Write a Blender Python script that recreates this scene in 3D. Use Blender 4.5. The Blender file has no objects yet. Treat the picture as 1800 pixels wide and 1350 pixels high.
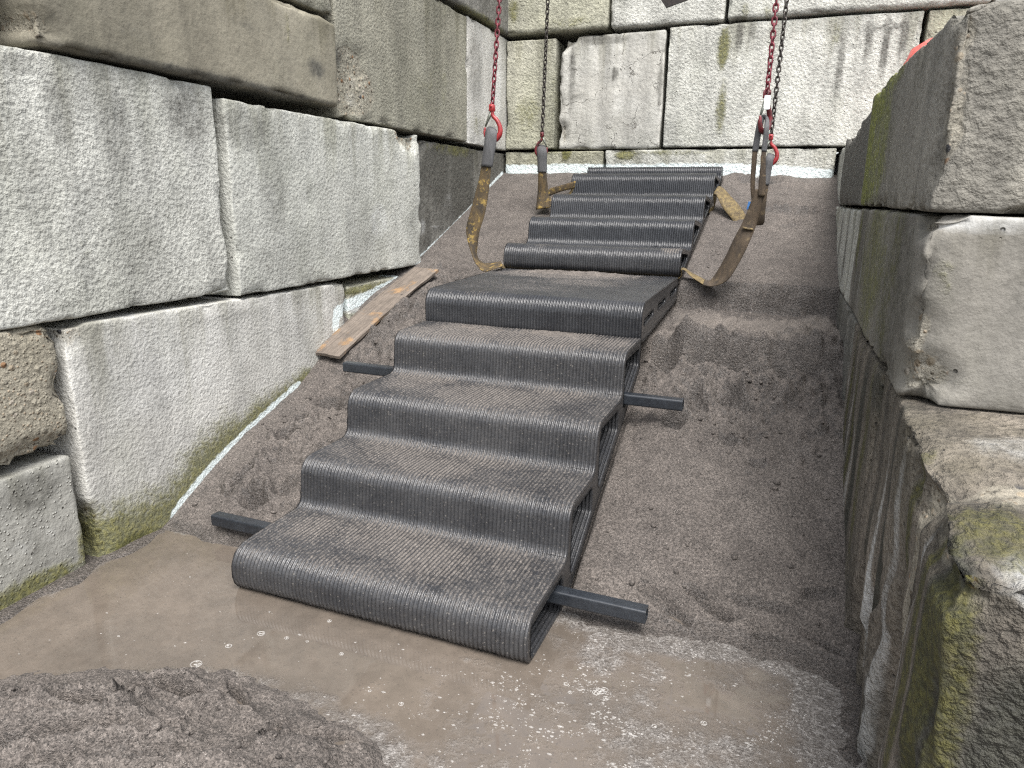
import bpy, math, random
import numpy as np
from mathutils import Matrix, Vector
from mathutils.geometry import tessellate_polygon

SC = bpy.context.scene
COL = SC.collection
random.seed(7)
RNG = np.random.default_rng(7)

# ------------------------------------------------------------------ camera
FPX = 1228.125                       # focal length in pixels of the 1800 px wide photograph
RC = np.array([[0.94224, -0.09622, 0.32083],
               [0.33468, 0.24010, -0.91124],
               [0.01065, 0.96598, 0.25843]])
CAM = np.array([0.0, 0.0, 1.14])
u_, s_, vt_ = np.linalg.svd(RC)
RC = u_ @ vt_
cam_data = bpy.data.cameras.new('camera')
cam_data.sensor_width = 36.0
cam_data.lens = FPX / 1800.0 * 36.0
cam_data.clip_start = 0.02
cam_data.clip_end = 500.0
cam = bpy.data.objects.new('camera', cam_data)
M4 = np.eye(4); M4[:3, :3] = RC; M4[:3, 3] = CAM
cam.matrix_world = Matrix(M4.tolist())
COL.objects.link(cam)
SC.camera = cam

# ------------------------------------------------------------------ sky and sun (overcast)
world = bpy.data.worlds.new('World'); SC.world = world
world.use_nodes = True
wt = world.node_tree
wt.nodes.clear()
sky = wt.nodes.new('ShaderNodeTexSky'); sky.sky_type = 'NISHITA'; sky.sun_disc = False
SUN_EL, SUN_ROT = math.radians(62), math.radians(150)
sky.sun_elevation = SUN_EL; sky.sun_rotation = SUN_ROT
sky.dust_density = 3.0; sky.air_density = 1.0
hs = wt.nodes.new('ShaderNodeHueSaturation'); hs.inputs['Saturation'].default_value = 0.30
bg = wt.nodes.new('ShaderNodeBackground'); bg.inputs['Strength'].default_value = 0.11
wo = wt.nodes.new('ShaderNodeOutputWorld')
wt.links.new(sky.outputs['Color'], hs.inputs['Color'])
wt.links.new(hs.outputs['Color'], bg.inputs['Color'])
wt.links.new(bg.outputs['Background'], wo.inputs['Surface'])
sun_data = bpy.data.lights.new('sun', 'SUN')
sun_data.energy = 1.5; sun_data.angle = math.radians(36); sun_data.color = (1.0, 0.97, 0.93)
sun = bpy.data.objects.new('sun', sun_data)
# direction towards the sun, as the sky texture places it
sd = Vector((math.sin(SUN_ROT) * math.cos(SUN_EL), math.cos(SUN_ROT) * math.cos(SUN_EL), math.sin(SUN_EL)))
sun.rotation_euler = sd.to_track_quat('Z', 'Y').to_euler()
sun.location = (0, 0, 12)
COL.objects.link(sun)
SC.view_settings.view_transform = 'Standard'
SC.view_settings.look = 'None'
SC.view_settings.gamma = 1.0
SC.view_settings.use_curve_mapping = False
SC.view_settings.exposure = 1.70
SC.cycles.use_denoising = False       # keep the fine grain of concrete and sand
SC.cycles.filter_width = 1.25

# ------------------------------------------------------------------ pixel -> place helpers
def ray(u, v):
    d = RC @ np.array([u - 900.0, -(v - 675.0), -FPX])
    return d / np.linalg.norm(d)
def on(u, v, axis, val):
    d = ray(u, v); t = (val - CAM[axis]) / d[axis]
    return CAM + t * d
XL, YB = -1.915, 5.217
RWX0, RWK = 0.25, 0.027              # inner face of the right wall: x = RWX0 + RWK*y
def Lw(u, v): return on(u, v, 0, XL)
def Bw(u, v): return on(u, v, 1, YB)
def Rw(u, v):
    d = ray(u, v); t = RWX0 / (d[0] - RWK * d[1]); return CAM + t * d
def at(u, v, Y): return on(u, v, 1, Y)

# ------------------------------------------------------------------ noise
def _hash(ix, iy, iz, seed):
    h = (ix * 374761393 + iy * 668265263 + iz * 2147483647 + seed * 974711) & 0xffffffff
    h = ((h ^ (h >> 13)) * 1274126177) & 0xffffffff
    h = ((h ^ (h >> 15)) * 2246822519) & 0xffffffff
    return ((h ^ (h >> 16)) & 0xffff) / 65535.0
def vnoise(p, seed=0):
    p = np.asarray(p, float)
    i = np.floor(p).astype(np.int64); f = p - i
    w = f * f * f * (f * (f * 6 - 15) + 10)
    out = 0
    dims = p.shape[1]
    z0 = i[:, 2] if dims > 2 else np.zeros(len(p), np.int64)
    for dx in (0, 1):
        wx = w[:, 0] if dx else 1 - w[:, 0]
        for dy in (0, 1):
            wy = w[:, 1] if dy else 1 - w[:, 1]
            if dims > 2:
                for dz in (0, 1):
                    wz = w[:, 2] if dz else 1 - w[:, 2]
                    out = out + wx * wy * wz * _hash(i[:, 0] + dx, i[:, 1] + dy, z0 + dz, seed)
            else:
                out = out + wx * wy * _hash(i[:, 0] + dx, i[:, 1] + dy, z0, seed)
    return out * 2 - 1
def fbm(p, octv=4, seed=0, gain=0.5):
    p = np.asarray(p, float); a, s, tot = 1.0, 0, 0
    for k in range(octv):
        s = s + a * vnoise(p * (2.03 ** k) + 17.3 * k, seed + k * 13); tot += a; a *= gain
    return s / tot
def sstep(a, b, x):
    t = np.clip((x - a) / (b - a), 0, 1); return t * t * (3 - 2 * t)

# ------------------------------------------------------------------ object helpers
def mesh_np(name, V, faces, mat=None, smooth=True, attrs=None):
    """V: (n,3); faces: (m,4) array of quads or list of index lists"""
    me = bpy.data.meshes.new(name)
    V = np.asarray(V, np.float32)
    if isinstance(faces, np.ndarray) and faces.ndim == 2:
        k = faces.shape[1]
        me.vertices.add(len(V)); me.vertices.foreach_set('co', V.ravel())
        me.loops.add(faces.size); me.loops.foreach_set('vertex_index', faces.astype(np.int32).ravel())
        me.polygons.add(len(faces))
        me.polygons.foreach_set('loop_start', np.arange(0, faces.size, k, dtype=np.int32))
        me.polygons.foreach_set('loop_total', np.full(len(faces), k, np.int32))
        me.update(calc_edges=True)
    else:
        me.from_pydata([tuple(map(float, v)) for v in V], [], [tuple(int(i) for i in f) for f in faces])
        me.update()
    me.polygons.foreach_set('use_smooth', np.full(len(me.polygons), smooth))
    if attrs:
        for n, a in attrs.items():
            at_ = me.attributes.new(n, 'FLOAT', 'POINT')
            at_.data.foreach_set('value', np.asarray(a, np.float32))
    if mat: me.materials.append(mat)
    return me
def link(name, me, parent=None, loc=None):
    o = bpy.data.objects.new(name, me); COL.objects.link(o)
    if parent: o.parent = parent
    if loc is not None: o.location = loc
    return o
def tag(o, label=None, cat=None, group=None, kind=None):
    if label: o['label'] = label
    if cat: o['category'] = cat
    if group: o['group'] = group
    if kind: o['kind'] = kind
    return o
def thing(name, label, cat, loc=(0, 0, 0), group=None):
    o = bpy.data.objects.new(name, None); COL.objects.link(o); o.location = loc
    o.empty_display_size = 0.1
    return tag(o, label, cat, group)

class MB:
    """collects shapes into one mesh"""
    def __init__(s): s.v = []; s.f = []
    def add(s, V, F):
        b = len(s.v); s.v += [tuple(map(float, p)) for p in V]; s.f += [tuple(int(i) + b for i in f) for f in F]
    def box(s, c, sx, sy, sz, rot=None, bev=0.0):
        hx, hy, hz = sx / 2, sy / 2, sz / 2
        b = min(bev, hx * .9, hy * .9, hz * .9)
        if b <= 0:
            P = np.array([[x, y, z] for x in (-hx, hx) for y in (-hy, hy) for z in (-hz, hz)])
            F = [(0, 1, 3, 2), (4, 6, 7, 5), (0, 4, 5, 1), (2, 3, 7, 6), (0, 2, 6, 4), (1, 5, 7, 3)]
        else:
            P = []; idx = {}
            for ix in (-1, 1):
                for iy in (-1, 1):
                    for iz in (-1, 1):
                        for ax in range(3):
                            q = [ix * (hx - (0 if ax == 0 else b)), iy * (hy - (0 if ax == 1 else b)), iz * (hz - (0 if ax == 2 else b))]
                            idx[(ix, iy, iz, ax)] = len(P); P.append(q)
            F = []
            for ax in range(3):
                o1, o2 = [a for a in range(3) if a != ax]
                for sg in (-1, 1):
                    r = []
                    for (a, c2) in ((-1, -1), (1, -1), (1, 1), (-1, 1)):
                        k = [0, 0, 0]; k[ax] = sg; k[o1] = a; k[o2] = c2
                        r.append(idx[(*k, ax)])
                    if (sg < 0) ^ (ax == 1): r = r[::-1]
                    F.append(r)
            for ax in range(3):
                o1, o2 = [a for a in range(3) if a != ax]
                for a in (-1, 1):
                    for c2 in (-1, 1):
                        k1 = [0, 0, 0]; k2 = [0, 0, 0]
                        k1[ax] = -1; k2[ax] = 1
                        for k in (k1, k2): k[o1] = a; k[o2] = c2
                        F.append([idx[(*k1, o1)], idx[(*k2, o1)], idx[(*k2, o2)], idx[(*k1, o2)]])
            for ix in (-1, 1):
                for iy in (-1, 1):
                    for iz in (-1, 1):
                        F.append([idx[(ix, iy, iz, 0)], idx[(ix, iy, iz, 1)], idx[(ix, iy, iz, 2)]])
            P = np.array(P)
        if rot is not None: P = P @ np.asarray(rot).T
        s.add(P + np.asarray(c), F)
    def tube(s, pts, rad, n=8, closed=False):
        pts = [np.asarray(p, float) for p in pts]; m = len(pts)
        rad = [rad] * m if np.isscalar(rad) else rad
        V = []; up = None
        for i in range(m):
            a = pts[(i - 1) % m] if (closed or i > 0) else pts[i]
            b = pts[(i + 1) % m] if (closed or i < m - 1) else pts[i]
            t = (b - a) / (np.linalg.norm(b - a) + 1e-12)
            if up is None:
                up = np.cross(t, [0.31, 0.77, 0.55]); up /= np.linalg.norm(up)
            up = up - t * (up @ t); up /= np.linalg.norm(up); w = np.cross(t, up)
            for k in range(n):
                an = 2 * math.pi * k / n
                V.append(pts[i] + rad[i] * (math.cos(an) * up + math.sin(an) * w))
        F = []
        for i in range(m if closed else m - 1):
            j = (i + 1) % m
            for k in range(n):
                F.append((i * n + k, i * n + (k + 1) % n, j * n + (k + 1) % n, j * n + k))
        if not closed:
            F.append(tuple(range(n))[::-1]); F.append(tuple((m - 1) * n + k for k in range(n)))
        s.add(V, F)
    def build(s, name, mat, parent=None, smooth=True, loc=None):
        me = bpy.data.meshes.new(name); me.from_pydata(s.v, [], s.f); me.update()
        me.polygons.foreach_set('use_smooth', np.full(len(me.polygons), smooth))
        if mat: me.materials.append(mat)
        return link(name, me, parent, loc)
def fix_normals(me):
    import bmesh
    bm = bmesh.new(); bm.from_mesh(me); bmesh.ops.recalc_face_normals(bm, faces=bm.faces); bm.to_mesh(me); bm.free()

# ------------------------------------------------------------------ node helpers
class NT:
    def __init__(s, name):
        s.m = bpy.data.materials.new(name); s.m.use_nodes = True; s.t = s.m.node_tree; s.t.nodes.clear()
        s.out = s.t.nodes.new('ShaderNodeOutputMaterial'); s.p = s.t.nodes.new('ShaderNodeBsdfPrincipled')
        s.t.links.new(s.p.outputs[0], s.out.inputs['Surface'])
    def set(s, sock, val):
        if isinstance(val, bpy.types.NodeSocket): s.t.links.new(val, sock)
        elif isinstance(val, (tuple, list)) and len(val) == 3 and sock.type == 'RGBA': sock.default_value = (*val, 1)
        else: sock.default_value = val
    def n(s, typ, out=0, props=None, **ins):
        nd = s.t.nodes.new(typ)
        for k, v in (props or {}).items(): setattr(nd, k, v)
        for k, v in ins.items():
            key = int(k[1:]) if (k[0] == 'i' and k[1:].isdigit()) else k.replace('_', ' ')
            s.set(nd.inputs[key], v)
        return nd.outputs[out]
    def math(s, op, a, b=0.0, c=0.0, clamp=False):
        return s.n('ShaderNodeMath', props={'operation': op, 'use_clamp': clamp}, i0=a, i1=b, i2=c)
    def mix(s, fac, a, b, bt='MIX'):
        nd = s.t.nodes.new('ShaderNodeMix'); nd.data_type = 'RGBA'; nd.blend_type = bt; nd.clamp_factor = True
        s.set(nd.inputs[0], fac); s.set(nd.inputs[6], a); s.set(nd.inputs[7], b); return nd.outputs[2]
    def noise(s, vec, scale, detail=4.0, rough=0.55, dist=0.0):
        return s.n('ShaderNodeTexNoise', Vector=vec, Scale=scale, Detail=detail, Roughness=rough, Distortion=dist)
    def vor(s, vec, scale, out=0, feature='F1', rnd=1.0):
        return s.n('ShaderNodeTexVoronoi', out=out, props={'feature': feature}, Vector=vec, Scale=scale, Randomness=rnd)
    def rng(s, val, a, b, c=0.0, d=1.0, smooth=True):
        return s.n('ShaderNodeMapRange', props={'interpolation_type': 'SMOOTHSTEP' if smooth else 'LINEAR', 'clamp': True},
                   Value=val, From_Min=a, From_Max=b, To_Min=c, To_Max=d)
    def attr(s, name):
        return s.n('ShaderNodeAttribute', out=2, props={'attribute_name': name})
    def mapping(s, vec, scale=(1, 1, 1), loc=(0, 0, 0)):
        return s.n('ShaderNodeMapping', Vector=vec, Scale=scale, Location=loc)
    def objcoord(s, random_shift=True):
        o = s.n('ShaderNodeTexCoord', out=3)
        if not random_shift: return o
        r = s.n('ShaderNodeObjectInfo', out=5)
        r = s.math('MULTIPLY', r, 37.0)
        return s.n('ShaderNodeVectorMath', props={'operation': 'ADD'}, i0=o, i1=r)
    def scalecol(s, col, fac):
        return s.n('ShaderNodeVectorMath', props={'operation': 'SCALE'}, i0=col, Scale=fac)
    def bump(s, h, strength, dist, normal=None):
        nd = s.t.nodes.new('ShaderNodeBump')
        s.set(nd.inputs['Height'], h); s.set(nd.inputs['Strength'], strength); s.set(nd.inputs['Distance'], dist)
        if normal is not None: s.set(nd.inputs['Normal'], normal)
        return nd.outputs[0]
    def fin(s, col, rough, normal=None, **kw):
        s.set(s.p.inputs['Base Color'], col); s.set(s.p.inputs['Roughness'], rough)
        if normal is not None: s.set(s.p.inputs['Normal'], normal)
        for k, v in kw.items(): s.set(s.p.inputs[k.replace('_', ' ')], v)
        return s.m

# ------------------------------------------------------------------ materials
def concrete(name, base, alt, relief=1.0, relief_scale=42.0, streak=0.35, dirt=(0.055, 0.053, 0.045),
             moss=(0.085, 0.085, 0.022), moss2=(0.16, 0.15, 0.03), aggregate=0.0, knobs=0.0, pits=0.3, rough=0.85, contrast=1.0, cracks=False, drip=0.6):
    t = NT(name)
    P = t.objcoord()
    big = t.noise(P, 1.6, 6, 0.6)
    mid = t.noise(P, 8.0, 8, 0.68)
    fine = t.noise(P, 70.0, 5, 0.65)
    grain = t.noise(P, 260.0, 3, 0.6)
    st = t.noise(t.mapping(P, (7, 7, 0.7)), 1.0, 7, 0.66)
    col = t.mix(t.rng(big, 0.35, 0.65), base, alt)
    col = t.scalecol(col, t.rng(mid, 0.25, 0.75, 1 - 0.16 * contrast, 1 + 0.14 * contrast))
    col = t.scalecol(col, t.rng(st, 0.28, 0.62, 1 - streak * 1.5, 1 + 0.06))
    # hammered relief: short strokes and pebbles
    rel = t.noise(P, relief_scale * 1.0, 4, 0.58)
    rel2 = t.noise(t.mapping(P, (1.4, 1.4, 1.0)), relief_scale * 0.62, 4, 0.6)
    relh = t.math('ADD', rel, t.math('MULTIPLY', t.math('SUBTRACT', rel2, 0.5), 0.5))
    pores = t.rng(relh, 0.36, 0.56, 1 - 0.20 * min(relief, 1.3) * contrast, 1.04)
    col = t.scalecol(col, pores)
    col = t.scalecol(col, t.rng(grain, 0.3, 0.7, 0.93, 1.06))
    h = t.math('MULTIPLY', relh, relief * 1.15)
    h = t.math('ADD', h, t.math('MULTIPLY', mid, 0.5))
    # rain runs from the top edge and broad grey-green blooms
    gz_ = t.n('ShaderNodeSeparateXYZ', out=2, Vector=t.n('ShaderNodeTexCoord', out=0))
    runs = t.noise(t.mapping(P, (9, 9, 0.5)), 1.0, 5, 0.6)
    dr = t.rng(t.math('ADD', gz_, t.math('MULTIPLY', t.math('SUBTRACT', runs, 0.5), 2.2)), 0.72, 1.25)
    col = t.mix(t.math('MULTIPLY', dr, drip), col, t.n('ShaderNodeVectorMath', props={'operation': 'MULTIPLY'}, i0=col, i1=(0.46, 0.45, 0.37)))
    bloom = t.rng(t.noise(t.mapping(P, (2.6, 2.6, 1.3), (3, 7, 1)), 1.0, 7, 0.68), 0.46, 0.66)
    col = t.mix(t.math('MULTIPLY', bloom, drip * 0.75), col, t.n('ShaderNodeVectorMath', props={'operation': 'MULTIPLY'}, i0=col, i1=(0.66, 0.67, 0.62)))
    # bug holes
    vd = t.vor(P, 26.0)
    vc = t.vor(P, 26.0, out=1)
    hole = t.math('MULTIPLY', t.rng(vd, 0.06, 0.13, 1, 0), t.rng(t.n('ShaderNodeSeparateColor', Color=vc), 1 - pits, 1 - pits + .02))
    col = t.mix(t.math('MULTIPLY', hole, 0.75), col, (0.05, 0.047, 0.04))
    h = t.math('SUBTRACT', h, t.math('MULTIPLY', hole, 1.2))
    if knobs > 0:
        kd = t.rng(t.vor(P, 88.0), 0.05, 0.42, 1, 0)
        kd = t.math('MULTIPLY', kd, t.rng(t.n('ShaderNodeSeparateColor', Color=t.vor(P, 88.0, out=1)), 0.55, 0.6))
        h = t.math('ADD', h, t.math('MULTIPLY', kd, knobs * 0.45))
        col = t.scalecol(col, t.rng(kd, 0, 1, 0.97, 1.55))
    # masks painted per vertex, broken up by noise
    jig = t.math('ADD', t.math('MULTIPLY', t.math('SUBTRACT', mid, 0.5), 1.5), t.math('MULTIPLY', t.math('SUBTRACT', st, 0.5), 0.8))
    jig2 = t.math('ADD', t.math('ADD', jig, t.math('MULTIPLY', t.math('SUBTRACT', rel, 0.5), 1.2)), t.math('MULTIPLY', t.math('SUBTRACT', t.noise(P, 22.0, 6, 0.7), 0.5), 1.5))
    # exposed aggregate
    ag = t.math('ADD', t.attr('agg'), aggregate)
    agm = t.rng(t.math('ADD', ag, t.math('MULTIPLY', jig, 0.5)), 0.4, 0.6)
    pd = t.vor(P, 34.0); pc = t.vor(P, 34.0, out=1)
    pd2 = t.vor(P, 80.0); pc2 = t.vor(P, 80.0, out=1)
    sep = t.n('ShaderNodeSeparateColor', Color=pc); sepg = t.n('ShaderNodeSeparateColor', out=1, Color=pc)
    ramp = t.t.nodes.new('ShaderNodeValToRGB'); ramp.color_ramp.interpolation = 'CONSTANT'
    els = ramp.color_ramp.elements
    for i, (p_, c_) in enumerate([(0.0, (0.30, 0.25, 0.18)), (0.2, (0.12, 0.10, 0.075)), (0.32, (0.23, 0.13, 0.065)), (0.45, (0.38, 0.34, 0.28)),
                                  (0.62, (0.05, 0.05, 0.052)), (0.70, (0.26, 0.22, 0.16)), (0.85, (0.20, 0.16, 0.11))]):
        e = els[i] if i < 2 else els.new(p_)
        e.position = p_; e.color = (*c_, 1)
    t.t.links.new(sepg, ramp.inputs[0])
    stone = t.math('MULTIPLY', t.rng(pd, 0.25, 0.34, 1, 0), t.rng(sep, 0.40, 0.44))
    small = t.math('MULTIPLY', t.rng(pd2, 0.25, 0.36, 1, 0), t.rng(t.n('ShaderNodeSeparateColor', Color=pc2), 0.5, 0.55))
    matrix = t.scalecol(t.mix(0.45, col, (0.36, 0.33, 0.26)), t.rng(fine, 0.35, 0.65, 0.72, 1.15))
    acol = t.mix(t.math('MULTIPLY', small, 0.8), matrix, t.scalecol((0.30, 0.24, 0.17), t.rng(t.n('ShaderNodeSeparateColor', out=1, Color=pc2), 0, 1, .25, 1.5, False)))
    acol = t.mix(stone, acol, ramp.outputs[0])
    col = t.mix(agm, col, acol)
    hagg = t.math('ADD', t.math('MULTIPLY', t.rng(pd, 0.0, 0.4, 1, 0), 0.8), t.math('ADD', t.math('MULTIPLY', t.rng(pd2, 0, .4, 1, 0), 0.5), t.math('MULTIPLY', fine, 1.2)))
    nh = t.t.nodes.new('ShaderNodeMix'); nh.data_type = 'FLOAT'
    t.set(nh.inputs[0], agm); t.set(nh.inputs[2], h); t.set(nh.inputs[3], t.math('MULTIPLY', hagg, 0.75)); h = nh.outputs[0]
    # lime white, dirt, moss, paint
    li = t.rng(t.math('ADD', t.attr('lite'), t.math('MULTIPLY', jig, 0.45)), 0.35, 0.8)
    col = t.mix(t.math('MULTIPLY', li, 0.75), col, (0.66, 0.67, 0.66))
    dk = t.rng(t.math('ADD', t.attr('dark'), t.math('MULTIPLY', jig2, 0.42)), 0.14, 0.80)
    col = t.mix(t.math('MULTIPLY', dk, 0.93), col, t.scalecol(t.n('ShaderNodeRGB') if False else t.mix(t.rng(fine, .4, .6), dirt, tuple(c * 1.7 for c in dirt)), 1.0))
    ms = t.rng(t.math('ADD', t.attr('moss'), t.math('MULTIPLY', jig2, 0.45)), 0.16, 0.75)
    mcol = t.mix(t.rng(fine, 0.42, 0.62), moss, moss2)
    col = t.mix(t.math('MULTIPLY', ms, 0.86), col, mcol)
    h = t.math('ADD', h, t.math('MULTIPLY', ms, t.math('MULTIPLY', fine, 0.6)))
    pn = t.math('ADD', t.attr('paint'), t.math('MULTIPLY', t.math('SUBTRACT', t.noise(P, 30.0, 3, 0.55), 0.5), 0.45))
    pm = t.rng(pn, 0.42, 0.62)
    col = t.mix(t.math('MULTIPLY', pm, 0.92), col, (0.72, 0.80, 0.80))
    if cracks:
        wob = t.n('ShaderNodeVectorMath', props={'operation': 'ADD'}, i0=P, i1=t.scalecol(t.n('ShaderNodeTexNoise', out=1, Vector=P, Scale=6.0, Detail=6.0), 0.26))
        ce = t.vor(wob, 4.0, feature='DISTANCE_TO_EDGE')
        cm = t.math('MULTIPLY', t.rng(ce, 0.003, 0.010, 1, 0), t.rng(mid, 0.44, 0.62))
        col = t.mix(t.math('MULTIPLY', cm, 0.6), col, (0.12, 0.10, 0.08))
        h = t.math('SUBTRACT', h, t.math('MULTIPLY', cm, 0.8))
    nrm = t.bump(h, 0.9, 0.013)
    return t.fin(col, t.rng(dk, 0, 1, rough, rough - 0.12), nrm)

MAT = {}
MAT['white'] = concrete('white_cast_concrete', (0.53, 0.53, 0.485), (0.485, 0.485, 0.44), 0.72, 64, 0.16, contrast=1.15)
MAT['grey'] = concrete('grey_cast_concrete', (0.475, 0.478, 0.435), (0.42, 0.423, 0.385), 0.62, 70, 0.16, contrast=1.0)
MAT['pale'] = concrete('pale_fine_concrete', (0.52, 0.515, 0.485), (0.475, 0.465, 0.43), 0.48, 80, 0.14, pits=0.12, contrast=0.8)
MAT['olive'] = concrete('olive_weathered_concrete', (0.30, 0.29, 0.235), (0.25, 0.24, 0.19), 0.8, 70, 0.18, pits=0.5)
MAT['smooth'] = concrete('smooth_brownish_concrete', (0.265, 0.245, 0.19), (0.205, 0.187, 0.142), 0.22, 50, 0.22, pits=0.1, contrast=0.7)
MAT['dark'] = concrete('dark_stained_concrete', (0.20, 0.195, 0.175), (0.12, 0.115, 0.10), 0.8, 40, 0.4)
MAT['greenish'] = concrete('algae_tinted_concrete', (0.43, 0.42, 0.345), (0.37, 0.365, 0.28), 0.85, 60, 0.25)
MAT['cracked'] = concrete('smooth_cracked_concrete', (0.50, 0.495, 0.46), (0.44, 0.43, 0.39), 0.35, 40, 0.20, pits=0.35, contrast=1.0, cracks=True)
MAT['aggregate'] = concrete('exposed_aggregate_concrete', (0.30, 0.275, 0.215), (0.26, 0.235, 0.18), 0.8, 50, 0.15, aggregate=0.9)
MAT['knobbly'] = concrete('knobbly_grey_concrete', (0.33, 0.325, 0.295), (0.29, 0.285, 0.255), 0.35, 45, 0.12, knobs=1.0, pits=0.1)
MAT['mossy'] = concrete('moss_streaked_concrete', (0.25, 0.215, 0.175), (0.165, 0.145, 0.115), 1.9, 66, 0.45, dirt=(0.026, 0.026, 0.019),
                        moss=(0.045, 0.045, 0.012), moss2=(0.098, 0.092, 0.018))
MAT['end'] = concrete('smooth_end_concrete', (0.235, 0.222, 0.197), (0.185, 0.173, 0.150), 0.22, 50, 0.20, dirt=(0.035, 0.033, 0.025), pits=0.4,
                      moss=(0.060, 0.065, 0.016), moss2=(0.14, 0.14, 0.025), contrast=0.9)
MAT['brown_rough'] = concrete('brown_rough_concrete', (0.235, 0.222, 0.19), (0.19, 0.178, 0.15), 0.8, 60, 0.25, dirt=(0.035, 0.033, 0.027),
                        moss=(0.085, 0.10, 0.014), moss2=(0.24, 0.26, 0.025), pits=0.4)  # brownish grey body colour of the top block

def sand_material():
    t = NT('damp_sand')
    P = t.objcoord(False)
    big = t.noise(P, 2.2, 5, 0.6); mid = t.noise(P, 14, 6, 0.65); fine = t.noise(P, 125, 4, 0.65)
    gc = t.vor(P, 290.0, out=1); gs = t.n('ShaderNodeSeparateColor', Color=gc); gs2 = t.n('ShaderNodeSeparateColor', out=1, Color=gc)
    gd = t.vor(P, 290.0)
    col = t.mix(t.rng(big, 0.35, 0.65), (0.104, 0.090, 0.080), (0.131, 0.114, 0.101))
    col = t.scalecol(col, t.rng(mid, 0.3, 0.7, 0.82, 1.15))
    col = t.scalecol(col, t.rng(fine, 0.32, 0.68, 0.62, 1.22))
    col = t.scalecol(col, t.rng(gs, 0.0, 1.0, 0.62, 1.35, False))
    lightg = t.math('MULTIPLY', t.rng(gs2, 0.93, 0.945), t.rng(gd, 0.3, 0.4, 1, 0))
    col = t.mix(t.math('MULTIPLY', lightg, 0.75), col, (0.36, 0.33, 0.30))
    darkg = t.math('MULTIPLY', t.rng(gs2, 0.08, 0.09, 1, 0), 0.7)
    col = t.mix(darkg, col, (0.03, 0.027, 0.024))
    # dry (paler) crust, wet foot, and shade painted into hollows and scarps
    dry = t.attr('dry')
    col = t.mix(t.math('MULTIPLY', t.rng(t.math('ADD', dry, t.math('MULTIPLY', t.math('SUBTRACT', mid, .5), 1.2)), 0.3, 0.9), 0.55), col, (0.20, 0.175, 0.152))
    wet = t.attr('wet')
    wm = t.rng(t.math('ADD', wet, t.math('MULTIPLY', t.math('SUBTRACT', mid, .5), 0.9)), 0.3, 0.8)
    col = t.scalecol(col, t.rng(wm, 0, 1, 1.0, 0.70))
    h = t.math('ADD', t.math('MULTIPLY', fine, 1.0), t.math('MULTIPLY', t.rng(gd, 0, .5, 1, 0), 0.35))
    h = t.math('ADD', h, t.math('MULTIPLY', mid, 1.2))
    nrm = t.bump(h, 0.8, 0.008)
    return t.fin(col, t.rng(wm, 0, 1, 0.9, 0.38), nrm)
MAT['sand'] = sand_material()

def water_material():
    t = NT('muddy_water')
    P = t.objcoord(False)
    a = t.noise(P, 2.6, 5, 0.6, 0.4); b = t.noise(P, 16, 6, 0.65); fine = t.noise(P, 120, 4, 0.65)
    col = t.mix(t.rng(a, 0.38, 0.62), (0.110, 0.093, 0.077), (0.132, 0.110, 0.090))
    col = t.scalecol(col, t.rng(b, 0.3, 0.7, 0.86, 1.1))
    # silt grains floating / showing through
    sm = t.rng(t.math('ADD', t.attr('shoal'), t.math('MULTIPLY', t.math('SUBTRACT', b, .5), 1.3)), 0.25, 0.75)
    gd = t.n('ShaderNodeSeparateColor', Color=t.vor(P, 230.0, out=1))
    gcol = t.mix(gd, (0.055, 0.050, 0.047), (0.20, 0.188, 0.175))
    col = t.mix(t.math('MULTIPLY', sm, 0.7), col, gcol)
    scum = t.math('MULTIPLY', t.rng(t.math('ABSOLUTE', t.math('SUBTRACT', t.noise(P, 21, 5, 0.62, 0.8), 0.5)), 0.0, 0.05, 1, 0), t.rng(t.math('ADD', sm, t.math('MULTIPLY', t.math('SUBTRACT', a, 0.5), 1.6)), 0.25, 0.9))
    col = t.mix(t.math('MULTIPLY', scum, t.rng(fine, .42, .6, .05, .55)), col, (0.40, 0.38, 0.36))
    speck = t.math('MULTIPLY', t.rng(gd, 0.95, 0.96), 0.5)
    col = t.mix(speck, col, (0.08, 0.07, 0.06))
    h = t.math('ADD', t.math('MULTIPLY', t.math('MULTIPLY', fine, sm), 2.4), t.math('MULTIPLY', t.noise(P, 6, 2, 0.5), 0.05))
    nrm = t.bump(h, 0.5, 0.006)
    return t.fin(col, t.rng(sm, 0, 1, 0.04, 0.24), nrm, IOR=1.6)
MAT['water'] = water_material()

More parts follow.
